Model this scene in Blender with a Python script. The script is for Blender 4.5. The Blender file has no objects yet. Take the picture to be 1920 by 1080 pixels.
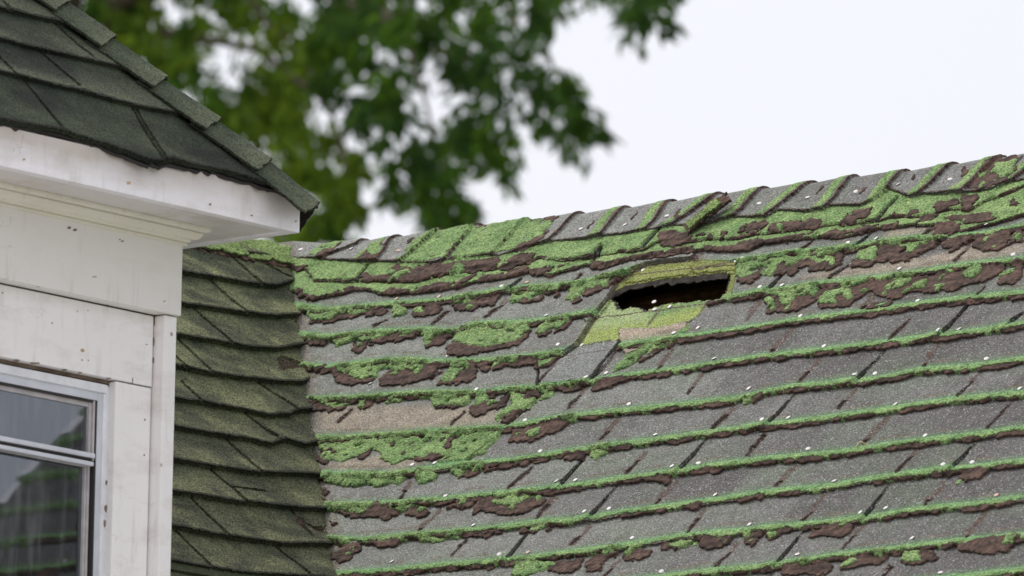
import bpy, math, random
DBG = False
import numpy as np
from mathutils import Matrix, Vector

# ------------------------------------------------------------------ camera
sc = bpy.context.scene
FPX = 16000.0                       # focal length in photo pixels (1920 wide)
YAW, PIT, ROL = -0.70421391, 0.17597966, 0.01721586
def _cam_rot():
    f = np.array([math.sin(YAW)*math.cos(PIT), math.cos(YAW)*math.cos(PIT), math.sin(PIT)])
    r = np.array([math.cos(YAW), -math.sin(YAW), 0.0]); u = np.cross(r, f)
    c, s = math.cos(ROL), math.sin(ROL)
    return np.array([c*r+s*u, -s*r+c*u, -f])         # world -> camera rows
RC = _cam_rot()
C0 = np.array([0.0, 0.0, 4.65])      # middle of the mossy slope
DIST = 17.0
CAM = C0 + DIST*RC[2]
cd = bpy.data.cameras.new('camera'); cam = bpy.data.objects.new('camera', cd)
sc.collection.objects.link(cam); sc.camera = cam
M4 = Matrix([[RC[0][i], RC[1][i], RC[2][i], CAM[i]] for i in range(3)] + [[0, 0, 0, 1]])
cam.matrix_world = M4
cd.sensor_width = 36; cd.lens = FPX/1920*36
cd.clip_start = 0.5; cd.clip_end = 500
cd.dof.use_dof = True; cd.dof.focus_distance = 16.3; cd.dof.aperture_fstop = 10.5

# ------------------------------------------------------------------ light
SUN_EL, SUN_AZ = math.radians(50), math.radians(268)   # azimuth clockwise from +Y: from the left
w = bpy.data.worlds.new('World'); sc.world = w; w.use_nodes = True
nt = w.node_tree; nt.nodes.clear()
out = nt.nodes.new('ShaderNodeOutputWorld'); add = nt.nodes.new('ShaderNodeAddShader')
sky = nt.nodes.new('ShaderNodeTexSky'); sky.sky_type = 'NISHITA'; sky.sun_disc = False
sky.sun_elevation = SUN_EL; sky.sun_rotation = SUN_AZ; sky.air_density = 1; sky.dust_density = 3
b1 = nt.nodes.new('ShaderNodeBackground'); b1.inputs[1].default_value = 0.05
nt.links.new(sky.outputs[0], b1.inputs[0])
tc = nt.nodes.new('ShaderNodeTexCoord'); sep = nt.nodes.new('ShaderNodeSeparateXYZ')
ramp = nt.nodes.new('ShaderNodeMapRange'); ramp.inputs[1].default_value = -0.05; ramp.inputs[2].default_value = 1
ramp.inputs[3].default_value = 0.64; ramp.inputs[4].default_value = 1.05
b2 = nt.nodes.new('ShaderNodeBackground'); b2.inputs[0].default_value = (1.0, 0.965, 0.975, 1)
nt.links.new(tc.outputs['Generated'], sep.inputs[0]); nt.links.new(sep.outputs[2], ramp.inputs[0])
nt.links.new(ramp.outputs[0], b2.inputs[1])
nt.links.new(b1.outputs[0], add.inputs[0]); nt.links.new(b2.outputs[0], add.inputs[1])
nt.links.new(add.outputs[0], out.inputs[0])
sd = bpy.data.lights.new('sun', 'SUN'); sd.energy = 2.0; sd.angle = math.radians(10); sd.color = (1, 0.96, 0.9)
sun = bpy.data.objects.new('sun', sd); sc.collection.objects.link(sun)
_d = Vector((math.sin(SUN_AZ)*math.cos(SUN_EL), math.cos(SUN_AZ)*math.cos(SUN_EL), math.sin(SUN_EL)))
sun.rotation_euler = _d.to_track_quat('Z', 'Y').to_euler(); sun.location = (-8, -8, 14)
sc.view_settings.view_transform = 'Standard'; sc.view_settings.look = 'None'
sc.view_settings.exposure = 0.0; sc.view_settings.gamma = 1.0
sc.cycles.max_bounces = 6

# ------------------------------------------------------------------ helpers
def ray(px, py):
    px = np.asarray(px, float); py = np.asarray(py, float)
    c = np.stack([(px-960)/FPX, (540-py)/FPX, -np.ones_like(px)], -1)
    return c @ RC
def hit(px, py, P, n):
    d = ray(px, py); t = ((P-CAM) @ n)/(d @ n)
    return CAM + d*t[..., None]
def proj(P):
    c = (P-CAM) @ RC.T
    return 960 + FPX*c[..., 0]/-c[..., 2], 540 - FPX*c[..., 1]/-c[..., 2]
def _hash(i, j, s):
    h = (i*374761393 + j*668265263 + s*1442695041) & 0xffffffff
    h = ((h ^ (h >> 13))*1274126177) & 0xffffffff
    return ((h ^ (h >> 16)) & 0xffff)/65535.0
def vn(x, y, s=0):
    xi = np.floor(x).astype(np.int64); yi = np.floor(y).astype(np.int64)
    fx = x-xi; fy = y-yi; fx = fx*fx*(3-2*fx); fy = fy*fy*(3-2*fy)
    a = _hash(xi, yi, s); b = _hash(xi+1, yi, s); c = _hash(xi, yi+1, s); d = _hash(xi+1, yi+1, s)
    return (a+(b-a)*fx)*(1-fy) + (c+(d-c)*fx)*fy
def fbm(x, y, s=0, o=3):
    r = 0; amp = .5; t = 0
    for k in range(o):
        r = r + amp*vn(x*2**k+17*k, y*2**k-9*k, s+k); t += amp; amp *= .55
    return r/t
def blur(m, r):
    m = m.astype(np.float32)
    for ax in (0, 1):
        p = np.pad(m, [(r+1, r) if i == ax else (0, 0) for i in (0, 1)], mode='edge')
        c = np.cumsum(p, ax, dtype=np.float64)
        n = m.shape[ax]
        hi = np.take(c, np.arange(2*r+1, 2*r+1+n), ax); lo = np.take(c, np.arange(0, n), ax)
        m = ((hi-lo)/(2*r+1)).astype(np.float32)
    return m
def inpoly(X, Y, poly):
    """boolean mask of the points inside a polygon, tested only near it"""
    poly = np.asarray(poly, float); res = np.zeros(X.shape, bool)
    x0, y0 = poly.min(0)-1; x1, y1 = poly.max(0)+1
    idx = np.nonzero((X > x0) & (X < x1) & (Y > y0) & (Y < y1))
    if len(idx[0]) == 0: return res
    x = X[idx]; y = Y[idx]; ins = np.zeros(x.shape, bool)
    for (ax, ay), (bx, by) in zip(poly, np.roll(poly, -1, 0)):
        if ay == by: continue
        c = ((ay > y) != (by > y)) & (x < (bx-ax)*(y-ay)/(by-ay)+ax)
        ins ^= c
    res[idx] = ins
    return res
def segdist(X, Y, p, q):
    p = np.array(p, float); q = np.array(q, float); d = q-p; L = d @ d
    t = np.clip(((X-p[0])*d[0]+(Y-p[1])*d[1])/L, 0, 1)
    ex = X-p[0]-t*d[0]; ey = Y-p[1]-t*d[1]
    side = (X-p[0])*d[1]-(Y-p[1])*d[0]
    return np.sqrt(ex*ex+ey*ey), t, side

def tag(o, label=None, cat=None, group=None, kind=None):
    if label: o['label'] = label
    if cat: o['category'] = cat
    if group: o['group'] = group
    if kind: o['kind'] = kind
    return o
def empty(name, loc, parent=None):
    o = bpy.data.objects.new(name, None); sc.collection.objects.link(o); o.location = loc
    if parent: o.parent = parent
    return o
def link(name, me, m, parent=None):
    o = bpy.data.objects.new(name, me); sc.collection.objects.link(o)
    if m: me.materials.append(m)
    if parent:
        o.parent = parent
        off = Vector((0, 0, 0)); p = parent
        while p: off += p.location; p = p.parent
        o.location = -off
    return o
def mesh_np(name, V, F, m, parent=None, col=None, smooth=False):
    V = np.asarray(V, np.float32); F = np.asarray(F, np.int32)
    me = bpy.data.meshes.new(name); me.vertices.add(len(V)); me.vertices.foreach_set('co', V.ravel())
    k = F.shape[1]; me.loops.add(F.size); me.loops.foreach_set('vertex_index', F.ravel())
    me.polygons.add(len(F)); me.polygons.foreach_set('loop_start', np.arange(0, F.size, k, dtype=np.int32))
    me.polygons.foreach_set('loop_total', np.full(len(F), k, np.int32))
    me.polygons.foreach_set('use_smooth', np.full(len(F), smooth))
    me.update(calc_edges=True)
    if col is not None:
        a = me.color_attributes.new('Col', 'FLOAT_COLOR', 'POINT')
        c = np.ones((len(V), 4), np.float32); c[:, :3] = col; a.data.foreach_set('color', c.ravel())
    return link(name, me, m, parent)
def grid_faces(mask, W):
    """quads of the grid cells where mask (H-1,W-1) is true"""
    j, i = np.nonzero(mask); v = j*W+i
    return np.stack([v, v+1, v+W+1, v+W], 1)
def grid_obj(name, P, mask, m, parent=None, col=None, smooth=False):
    H, W = P.shape[:2]; F = grid_faces(mask, W)
    used, inv = np.unique(F, return_inverse=True)
    V = P.reshape(-1, 3)[used]; c = None if col is None else col.reshape(-1, 3)[used]
    return mesh_np(name, V, inv.reshape(-1, 4), m, parent, c, smooth)
class MB:
    """collects boxes, prisms and tubes into ONE mesh"""
    def __init__(s): s.v = []; s.f = []
    def box(s, x0, x1, y0, y1, z0, z1):
        n = len(s.v)
        s.v += [(x, y, z) for x in (x0, x1) for y in (y0, y1) for z in (z0, z1)]
        s.f += [[n+i for i in q] for q in ((0, 1, 3, 2), (4, 6, 7, 5), (0, 4, 5, 1), (2, 3, 7, 6), (0, 2, 6, 4), (1, 5, 7, 3))]
        return s
    def hexa(s, pts):
        n = len(s.v); s.v += [tuple(p) for p in pts]
        s.f += [[n+i for i in q] for q in ((0, 1, 2, 3), (7, 6, 5, 4), (0, 4, 5, 1), (1, 5, 6, 2), (2, 6, 7, 3), (3, 7, 4, 0))]
        return s
    def extrude(s, prof, P0, e1, e2, P1, e1b=None):
        """profile [(p,q)] swept from P0 to P1; e1b = e1 at the far end for mitres"""
        n = len(s.v); k = len(prof); e1b = e1 if e1b is None else e1b
        for P, e in ((P0, e1), (P1, e1b)):
            s.v += [tuple(np.array(P)+p*np.array(e)+q*np.array(e2)) for p, q in prof]
        s.f += [[n+i, n+(i+1) % k, n+k+(i+1) % k, n+k+i] for i in range(k)]
        s.f += [[n+i for i in range(k)], [n+k+i for i in reversed(range(k))]]
        return s
    def tube(s, pts, rad, k=6):
        n = len(s.v); pts = [np.array(p, float) for p in pts]
        for i, p in enumerate(pts):
            d = pts[min(i+1, len(pts)-1)]-pts[max(i-1, 0)]; d /= np.linalg.norm(d)+1e-9
            a = np.cross(d, (0.3, 0.2, 1.0)); a /= np.linalg.norm(a); b = np.cross(d, a)
            r = rad[i] if hasattr(rad, '__len__') else rad
            s.v += [tuple(p+r*(math.cos(2*math.pi*j/k)*a+math.sin(2*math.pi*j/k)*b)) for j in range(k)]
        for i in range(len(pts)-1):
            s.f += [[n+i*k+j, n+i*k+(j+1) % k, n+(i+1)*k+(j+1) % k, n+(i+1)*k+j] for j in range(k)]
        s.f += [[n+j for j in reversed(range(k))], [n+(len(pts)-1)*k+j for j in range(k)]]
        return s
    def build(s, name, m, parent=None, bevel=0, smooth=False):
        me = bpy.data.meshes.new(name); me.from_pydata(s.v, [], s.f); me.update()
        import bmesh
        bm = bmesh.new(); bm.from_mesh(me); bmesh.ops.recalc_face_normals(bm, faces=bm.faces); bm.to_mesh(me); bm.free()
        if smooth: me.polygons.foreach_set('use_smooth', [True]*len(me.polygons))
        o = link(name, me, m, parent)
        if bevel:
            b = o.modifiers.new('bevel', 'BEVEL'); b.width = bevel; b.segments = 2; b.limit_method = 'ANGLE'
        return o

# ------------------------------------------------------------------ materials
def nodes(name):
    m = bpy.data.materials.new(name); m.use_nodes = True; t = m.node_tree; t.nodes.clear()
    o = t.nodes.new('ShaderNodeOutputMaterial'); b = t.nodes.new('ShaderNodeBsdfPrincipled')
    t.links.new(b.outputs[0], o.inputs[0]); b.inputs['Specular IOR Level'].default_value = 0.25
    return m, t, b
def N(t, kind, **kw):
    n = t.nodes.new('ShaderNode'+kind)
    for k, v in kw.items():
        if k.startswith('i_'): n.inputs[k[2:].replace('_', ' ')].default_value = v
        else: setattr(n, k, v)
    return n
def coord(t, sx=1, sy=1, sz=1):
    g = N(t, 'NewGeometry'); mp = N(t, 'Mapping'); mp.inputs['Scale'].default_value = (sx, sy, sz)
    t.links.new(g.outputs['Position'], mp.inputs[0]); return mp.outputs[0]
def mixc(t, a, b, f, mode='MIX'):
    m = N(t, 'Mix', data_type='RGBA', blend_type=mode)
    for s, v in ((6, a), (7, b), (0, f)):
        if hasattr(v, 'links') or hasattr(v, 'is_output'): t.links.new(v, m.inputs[s])
        elif s == 0: m.inputs[0].default_value = v
        else: m.inputs[s].default_value = tuple(v)+(1,)
    return m.outputs[2]
def rng(t, v, a, b, c, d):
    m = N(t, 'MapRange'); t.links.new(v, m.inputs[0])
    for i, x in enumerate((a, b, c, d)): m.inputs[i+1].default_value = x
    return m.outputs[0]
def gritty(name, scale=420, lo=0.45, hi=1.6, specks=0.0, bump=0.002, bscale=300, rough=0.95, cell=False):
    m, t, b = nodes(name); p = coord(t)
    at = N(t, 'Attribute', attribute_name='Col')
    n1 = N(t, 'TexNoise'); n1.inputs['Scale'].default_value = scale; n1.inputs['Detail'].default_value = 2; t.links.new(p, n1.inputs[0])
    k = rng(t, n1.outputs[0], 0.33, 0.67, lo, hi)
    c = mixc(t, at.outputs[0], k, 1.0, 'MULTIPLY')
    n2 = N(t, 'TexNoise'); n2.inputs['Scale'].default_value = 35; n2.inputs['Detail'].default_value = 3; t.links.new(p, n2.inputs[0])
    c = mixc(t, c, rng(t, n2.outputs[0], 0.3, 0.7, 0.85, 1.15), 1.0, 'MULTIPLY')
    if specks:
        v = N(t, 'TexVoronoi'); v.inputs['Scale'].default_value = 430; t.links.new(p, v.inputs[0])
        sx = N(t, 'SeparateColor'); t.links.new(v.outputs['Color'], sx.inputs[0])
        c = mixc(t, c, (0.62, 0.62, 0.66), rng(t, sx.outputs[0], 0.93, 0.97, 0, specks))
        c = mixc(t, c, (0.16, 0.26, 0.14), rng(t, sx.outputs[1], 0.80, 0.9, 0, specks*0.5))
    t.links.new(c, b.inputs[0]); b.inputs['Roughness'].default_value = rough
    bp = N(t, 'Bump'); bp.inputs['Strength'].default_value = 0.9; bp.inputs['Distance'].default_value = bump
    if cell:
        v = N(t, 'TexVoronoi'); v.inputs['Scale'].default_value = bscale; t.links.new(p, v.inputs[0])
        iv = rng(t, v.outputs[0], 0, 0.6, 1, 0); t.links.new(iv, bp.inputs['Height'])
    else:
        v = N(t, 'TexNoise'); v.inputs['Scale'].default_value = bscale; v.inputs['Detail'].default_value = 3; t.links.new(p, v.inputs[0])
        t.links.new(v.outputs[0], bp.inputs['Height'])
    t.links.new(bp.outputs[0], b.inputs['Normal'])
    return m
M_SHINGLE = gritty('worn_granules', 330, 0.45, 1.55, 0.45, 0.0012, 360)
M_DARKSH = gritty('dark_green_granules', 300, 0.4, 1.65, 0.0, 0.0012, 360)
M_SIDE = gritty('mossy_granules', 260, 0.2, 2.1, 0.0, 0.0016, 330)
M_MOSS = gritty('moss', 240, 0.5, 1.5, 0.0, 0.003, 230, 1.0, True)
M_FELT = gritty('brown_felt', 120, 0.6, 1.5, 0.0, 0.003, 90)
def plain(name, col, rough=0.6, var=0.12, scale=8, spec=0.3, metal=0, bump=0):
    m, t, b = nodes(name); p = coord(t)
    n = N(t, 'TexNoise'); n.inputs['Scale'].default_value = scale; n.inputs['Detail'].default_value = 5; t.links.new(p, n.inputs[0])
    c = mixc(t, col, rng(t, n.outputs[0], 0.3, 0.7, 1-var, 1+var), 1.0, 'MULTIPLY'); t.links.new(c, b.inputs[0])
    b.inputs['Roughness'].default_value = rough; b.inputs['Specular IOR Level'].default_value = spec; b.inputs['Metallic'].default_value = metal
    if bump:
        bp = N(t, 'Bump'); bp.inputs['Distance'].default_value = bump; t.links.new(n.outputs[0], bp.inputs['Height']); t.links.new(bp.outputs[0], b.inputs['Normal'])
    return m
def painted(name, col, stain=(0.42, 0.36, 0.27), stain_amt=0.35, yellow=0.0, ztop=None):
    """old white paint: long streaks of grime, hairline cracks, rust dots"""
    m, t, b = nodes(name)
    n1 = N(t, 'TexNoise'); n1.inputs['Scale'].default_value = 1; n1.inputs['Detail'].default_value = 6; n1.inputs['Roughness'].default_value = 0.65
    t.links.new(coord(t, 9, 9, 22), n1.inputs[0])
    c = mixc(t, col, stain, rng(t, n1.outputs[0], 0.5, 0.8, 0, stain_amt))
    n2 = N(t, 'TexNoise'); n2.inputs['Scale'].default_value = 1; n2.inputs['Detail'].default_value = 4
    t.links.new(coord(t, 60, 60, 9), n2.inputs[0])
    c = mixc(t, c, (0.33, 0.31, 0.28), rng(t, n2.outputs[0], 0.58, 0.74, 0, 0.2))
    if yellow: c = mixc(t, c, (0.72, 0.68, 0.42), yellow)  # yellow paints in bounced light under the eaves, with slight ageing
    if ztop:                                             # grime washed down from the drip edge
        g = N(t, 'NewGeometry'); sz = N(t, 'SeparateXYZ'); t.links.new(g.outputs['Position'], sz.inputs[0])
        ng = N(t, 'Math', operation='MULTIPLY_ADD'); t.links.new(n1.outputs[0], ng.inputs[0]); ng.inputs[1].default_value = 0.05; t.links.new(sz.outputs[2], ng.inputs[2])
        c = mixc(t, c, (0.40, 0.33, 0.25), rng(t, ng.outputs[0], ztop-0.02, ztop+0.03, 0, 0.6))
    v = N(t, 'TexVoronoi', feature='DISTANCE_TO_EDGE'); v.inputs['Scale'].default_value = 1
    n3 = N(t, 'TexNoise'); n3.inputs['Scale'].default_value = 14; n3.inputs['Detail'].default_value = 4; t.links.new(coord(t), n3.inputs[0])
    mp = coord(t, 8, 8, 13); ad = N(t, 'VectorMath', operation='ADD'); t.links.new(mp, ad.inputs[0]); t.links.new(n3.outputs['Color'], ad.inputs[1])
    t.links.new(ad.outputs[0], v.inputs[0])
    n4 = N(t, 'TexNoise'); n4.inputs['Scale'].default_value = 5; t.links.new(coord(t), n4.inputs[0])
    cr = N(t, 'Math', operation='MULTIPLY'); t.links.new(rng(t, v.outputs[0], 0.0, 0.006, 0.4, 0), cr.inputs[0]); t.links.new(rng(t, n4.outputs[0], 0.55, 0.66, 0, 1), cr.inputs[1])
    c = mixc(t, c, (0.2, 0.16, 0.13), cr.outputs[0])
    v2 = N(t, 'TexVoronoi'); v2.inputs['Scale'].default_value = 16; t.links.new(coord(t), v2.inputs[0])
    sx = N(t, 'SeparateColor'); t.links.new(v2.outputs['Color'], sx.inputs[0])
    dt = N(t, 'Math', operation='MULTIPLY'); t.links.new(rng(t, v2.outputs[0], 0.04, 0.08, 1, 0), dt.inputs[0]); t.links.new(rng(t, sx.outputs[0], 0.70, 0.72, 0, 0.8), dt.inputs[1])
    c = mixc(t, c, (0.30, 0.17, 0.10), dt.outputs[0])
    t.links.new(c, b.inputs[0]); b.inputs['Roughness'].default_value = 0.55
    bp = N(t, 'Bump'); bp.inputs['Distance'].default_value = 0.0015; bp.inputs['Strength'].default_value = 0.6
    t.links.new(n2.outputs[0], bp.inputs['Height']); t.links.new(bp.outputs[0], b.inputs['Normal'])
    return m
M_WHITE = painted('white_paint', (0.93, 0.905, 0.90))
M_FASCIA = painted('fascia_paint', (0.90, 0.89, 0.92), stain_amt=0.3)
M_CREAM = painted('aged_bounce_cream', (0.84, 0.82, 0.74), stain_amt=0.2, yellow=0.16)  # aged cream with the warm bounce below the soffit painted in
M_CREAM2 = painted('frieze_paint', (0.84, 0.82, 0.80), stain_amt=0.15, yellow=0.05)
M_SOFFIT = painted('soffit_paint', (0.76, 0.73, 0.71), stain_amt=0.6)
M_ALU = plain('white_aluminium', (0.62, 0.64, 0.70), 0.35, 0.1, 20, 0.5)
M_ALUW = plain('white_caulk', (0.80, 0.81, 0.84), 0.5, 0.1, 30)
M_SASH = plain('grey_sash', (0.50, 0.47, 0.48), 0.45, 0.15, 40)
M_RUBBER = plain('dark_gasket', (0.04, 0.035, 0.035), 0.7)
M_WOOD = plain('old_rafter_wood', (0.15, 0.075, 0.032), 0.8, 0.45, 40, 0.2, 0, 0.002)
M_DARK = plain('attic_dark', (0.05, 0.04, 0.035), 0.95)
M_ROOM = plain('room_wall', (0.16, 0.15, 0.14), 0.9)
M_CURT = plain('curtain_cloth', (0.62, 0.58, 0.54), 0.9, 0.2, 12)
M_NAIL = plain('galvanised_nail', (0.72, 0.69, 0.69), 0.5, 0.1, 200)
M_NAIL2 = plain('rusty_nail', (0.60, 0.40, 0.30), 0.6, 0.2, 200)
M_RUST = plain('rust_mark', (0.55, 0.40, 0.26), 0.8, 0.3, 200)
M_TWIG = plain('dry_straw', (0.62, 0.5, 0.25), 0.8)
M_BARK = plain('bark', (0.10, 0.08, 0.06), 0.95, 0.4, 15, 0.2, 0, 0.01)
M_BOUNCE = plain('pale_bounce', (0.55, 0.53, 0.51), 0.9, 0.15, 2)  # pale surface of the slab added to bounce light
M_PANEL = plain('bare_sheathing', (0.22, 0.17, 0.13), 0.9, 0.4, 30)
M_GRASS = plain('lawn_grass', (0.08, 0.10, 0.05), 0.95, 0.4, 3, 0.1, 0, 0.02)
def glass():
    m = bpy.data.materials.new('window_glass'); m.use_nodes = True; t = m.node_tree; t.nodes.clear()
    o = t.nodes.new('ShaderNodeOutputMaterial'); mx = t.nodes.new('ShaderNodeMixShader')
    tr = t.nodes.new('ShaderNodeBsdfTransparent'); tr.inputs[0].default_value = (0.80, 0.84, 0.82, 1)
    gl = t.nodes.new('ShaderNodeBsdfGlossy'); gl.inputs[0].default_value = (0.86, 0.92, 1, 1); gl.inputs['Roughness'].default_value = 0.03
    fr = t.nodes.new('ShaderNodeFresnel'); fr.inputs[0].default_value = 2.5
    n = N(t, 'TexNoise'); n.inputs['Scale'].default_value = 3.5; t.links.new(coord(t), n.inputs[0])
    bp = N(t, 'Bump'); bp.inputs['Distance'].default_value = 0.004; bp.inputs['Strength'].default_value = 0.12
    t.links.new(n.outputs[0], bp.inputs['Height']); t.links.new(bp.outputs[0], gl.inputs['Normal'])
    t.links.new(fr.outputs[0], mx.inputs[0]); t.links.new(tr.outputs[0], mx.inputs[1]); t.links.new(gl.outputs[0], mx.inputs[2])
    df = t.nodes.new('ShaderNodeBsdfDiffuse'); df.inputs[0].default_value = (0.6, 0.6, 0.6, 1)
    m2 = t.nodes.new('ShaderNodeMixShader')
    n5 = N(t, 'TexNoise'); n5.inputs['Scale'].default_value = 1; n5.inputs['Detail'].default_value = 5; t.links.new(coord(t, 40, 40, 7), n5.inputs[0])
    t.links.new(rng(t, n5.outputs[0], 0.5, 0.8, 0.01, 0.14), m2.inputs[0])
    t.links.new(mx.outputs[0], m2.inputs[1]); t.links.new(df.outputs[0], m2.inputs[2]); t.links.new(m2.outputs[0], o.inputs[0])
    return m
M_GLASS = glass()
def leafmat():
    m = bpy.data.materials.new('leaves'); m.use_nodes = True; t = m.node_tree; t.nodes.clear()
    o = t.nodes.new('ShaderNodeOutputMaterial'); mx = t.nodes.new('ShaderNodeMixShader'); mx.inputs[0].default_value = 0.45
    d = t.nodes.new('ShaderNodeBsdfDiffuse'); tr = t.nodes.new('ShaderNodeBsdfTranslucent')
    at = N(t, 'Attribute', attribute_name='Col'); t.links.new(at.outputs[0], d.inputs[0])
    c = mixc(t, at.outputs[0], (1.5, 1.35, 0.5), 1.0, 'MULTIPLY'); t.links.new(c, tr.inputs[0])
    t.links.new(d.outputs[0], mx.inputs[1]); t.links.new(tr.outputs[0], mx.inputs[2]); t.links.new(mx.outputs[0], o.inputs[0])
    return m
M_LEAF = leafmat()
def srgb(r, g, b, k=1.0):
    return tuple(k*(((c/255)/12.92) if c <= 10 else ((c/255+0.055)/1.055)**2.4) for c in (r, g, b))

# ================================================================== the house
house = empty('house', (0, 0, 0))
tag(house, 'white-trimmed house whose mossy grey shingle roof has a torn black hole', 'house')

# ------------------------------------------------------------------ main roof plane
TH = 0.76053928
UX = np.array([1.0, 0, 0]); UY = np.array([0, 1.0, 0]); UZ = np.array([0, 0, 1.0])
VM = np.array([0, math.cos(TH), math.sin(TH)]); NM = np.array([0, -math.sin(TH), math.cos(TH)])
def to_ab(px, py):
    P = hit(px, py, C0, NM)-C0
    return P @ UX, P @ VM
def line_ab(pts, A):
    pts = np.asarray(pts, float)
    x = np.linspace(0, 1, 40); xs = []; ys = []
    for p, q in zip(pts[:-1], pts[1:]):
        xs.append(p[0]+(q[0]-p[0])*x); ys.append(p[1]+(q[1]-p[1])*x)
    a, b = to_ab(np.concatenate(xs), np.concatenate(ys))
    # continue at both ends parallel to the eaves, with the last slope damped
    o = np.argsort(a); a = a[o]; b = b[o]
    return np.interp(A, a, b)
def tile(x0, y0, pts, s=4.0): return [(x0+x/s, y0+y/s) for x, y in pts]

# the valley, where the main slope meets the side roof
va, vb = to_ab(np.array([540., 628.]), np.array([485., 1100.]))
V1 = C0+va[0]*UX+vb[0]*VM; V2 = C0+va[1]*UX+vb[1]*VM
def valley_a(b): return va[0]+(b-vb[0])*(va[1]-va[0])/(vb[1]-vb[0])

SIL = [(540, 452), (600, 456), (665, 453), (735, 445), (812, 434), (886, 424), (977, 415), (1076, 402), (1165, 391), (1250, 379), (1335, 366), (1422, 355),
       (1509, 345), (1592, 333), (1687, 323), (1777, 310), (1865, 297), (1960, 284)]
CAPBOT = [(540, 486), (605, 490), (675, 495), (712, 494), (757, 497), (820, 499), (843, 491), (942, 483), (1035, 457), (1100, 453), (1132, 446), (1175, 443),
          (1220, 436), (1267, 427), (1320, 428), (1380, 411), (1440, 412), (1462, 398), (1515, 402), (1547, 397), (1562, 389), (1620, 390), (1650, 378),
          (1662, 354), (1710, 375), (1735, 367), (1800, 366), (1865, 360), (1900, 345), (1960, 335)]
CAPEDGE = [((665, 454), (605, 489)), ((735, 446), (712, 493)), ((812, 434), (757, 497)), ((886, 425), (843, 490)), ((977, 416), (930, 483)),
           ((1076, 403), (1035, 457)), ((1165, 391), (1132, 446)), ((1250, 379), (1220, 436)), ((1335, 366), (1267, 427)), ((1422, 355), (1382, 411)),
           ((1509, 345), (1440, 411)), ((1592, 333), (1560, 389)), ((1687, 323), (1655, 380)), ((1777, 310), (1733, 367)), ((1865, 297), (1808, 364)),
           ((1960, 284), (1905, 345))]
S_A = [(530, 505), (575, 507), (592, 530), (660, 531), (677, 528), (730, 530), (782, 531), (812, 523), (900, 507), (945, 506), (960, 500), (997, 495), (1014, 486),
       (1060, 492), (1110, 487), (1126, 480), (1210, 471), (1238, 456), (1300, 457), (1325, 450), (1385, 450), (1425, 440), (1470, 438), (1535, 426), (1600, 420),
       (1640, 418), (1668, 411), (1750, 405), (1768, 396), (1825, 394), (1850, 378), (1885, 368), (1920, 352)]
S_B = [(530, 548), (557, 550), (590, 563), (625, 557), (670, 543), (690, 545), (722, 552), (770, 550), (830, 545), (862, 541), (900, 530), (920, 528), (960, 522),
       (995, 512), (1035, 518), (1072, 508), (1100, 500), (1115, 505), (1185, 492), (1300, 475), (1326, 468), (1385, 472), (1440, 457), (1490, 450), (1543, 448),
       (1590, 447), (1650, 430), (1715, 425), (1765, 425), (1805, 436), (1885, 415), (1920, 405)]
T = [
 [(552, 566), (620, 577), (680, 572), (740, 565), (832, 560), (895, 550), (955, 542), (1000, 536), (1072, 530), (1160, 515), (1190, 507), (1392, 487), (1440, 479), (1505, 470), (1602, 462), (1640, 453), (1740, 442), (1840, 435), (1920, 420)],
 [(560, 622), (620, 630), (695, 620), (807, 615), (845, 620), (895, 605), (995, 601), (1085, 590), (1200, 577), (1380, 553), (1440, 544), (1540, 530), (1665, 517), (1815, 495), (1920, 485)],
 [(573, 680), (620, 687), (695, 677), (770, 672), (820, 677), (895, 675), (995, 667), (1055, 660), (1172, 645), (1272, 632), (1440, 606), (1495, 597), (1615, 582), (1715, 570), (1827, 556), (1920, 547)],
 [(582, 745), (645, 745), (720, 740), (807, 735), (895, 735), (960, 727), (1010, 725), (1060, 720), (1105, 713), (1172, 702), (1222, 696), (1327, 682), (1440, 664), (1540, 655), (1665, 639), (1765, 626), (1840, 617), (1920, 604)],
 [(595, 817), (645, 819), (720, 812), (820, 807), (945, 801), (1060, 780), (1172, 767), (1385, 745), (1440, 732), (1490, 722), (1602, 712), (1665, 704), (1727, 690), (1840, 682), (1920, 670)],
 [(597, 885), (645, 887), (745, 887), (800, 878), (895, 867), (960, 862), (1085, 842), (1135, 834), (1185, 829), (1335, 809), (1452, 793), (1565, 780), (1690, 762), (1790, 747), (1920, 735)],
 [(607, 942), (695, 942), (757, 939), (845, 932), (920, 925), (995, 918), (1042, 915), (1170, 894), (1272, 882), (1335, 872), (1440, 859), (1565, 846), (1690, 829), (1840, 812), (1920, 801)],
 [(620, 1005), (670, 1010), (770, 1000), (845, 996), (920, 990), (960, 985), (1022, 975), (1085, 972), (1172, 957), (1335, 935), (1440, 920), (1555, 909), (1665, 892), (1752, 882), (1795, 877), (1912, 864)],
 [(637, 1072), (745, 1067), (845, 1057), (932, 1052), (1085, 1032), (1170, 1021), (1285, 1002), (1385, 994), (1440, 986), (1515, 980), (1615, 970), (1740, 949), (1840, 942), (1920, 930)],
 [(640, 1136), (900, 1115), (1085, 1097), (1247, 1079), (1335, 1067), (1440, 1061), (1465, 1055), (1577, 1039), (1665, 1030), (1802, 1010), (1915, 1001)],
 [(640, 1200), (1085, 1160), (1440, 1125), (1665, 1096), (1840, 1075), (1920, 1065)],
]
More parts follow.
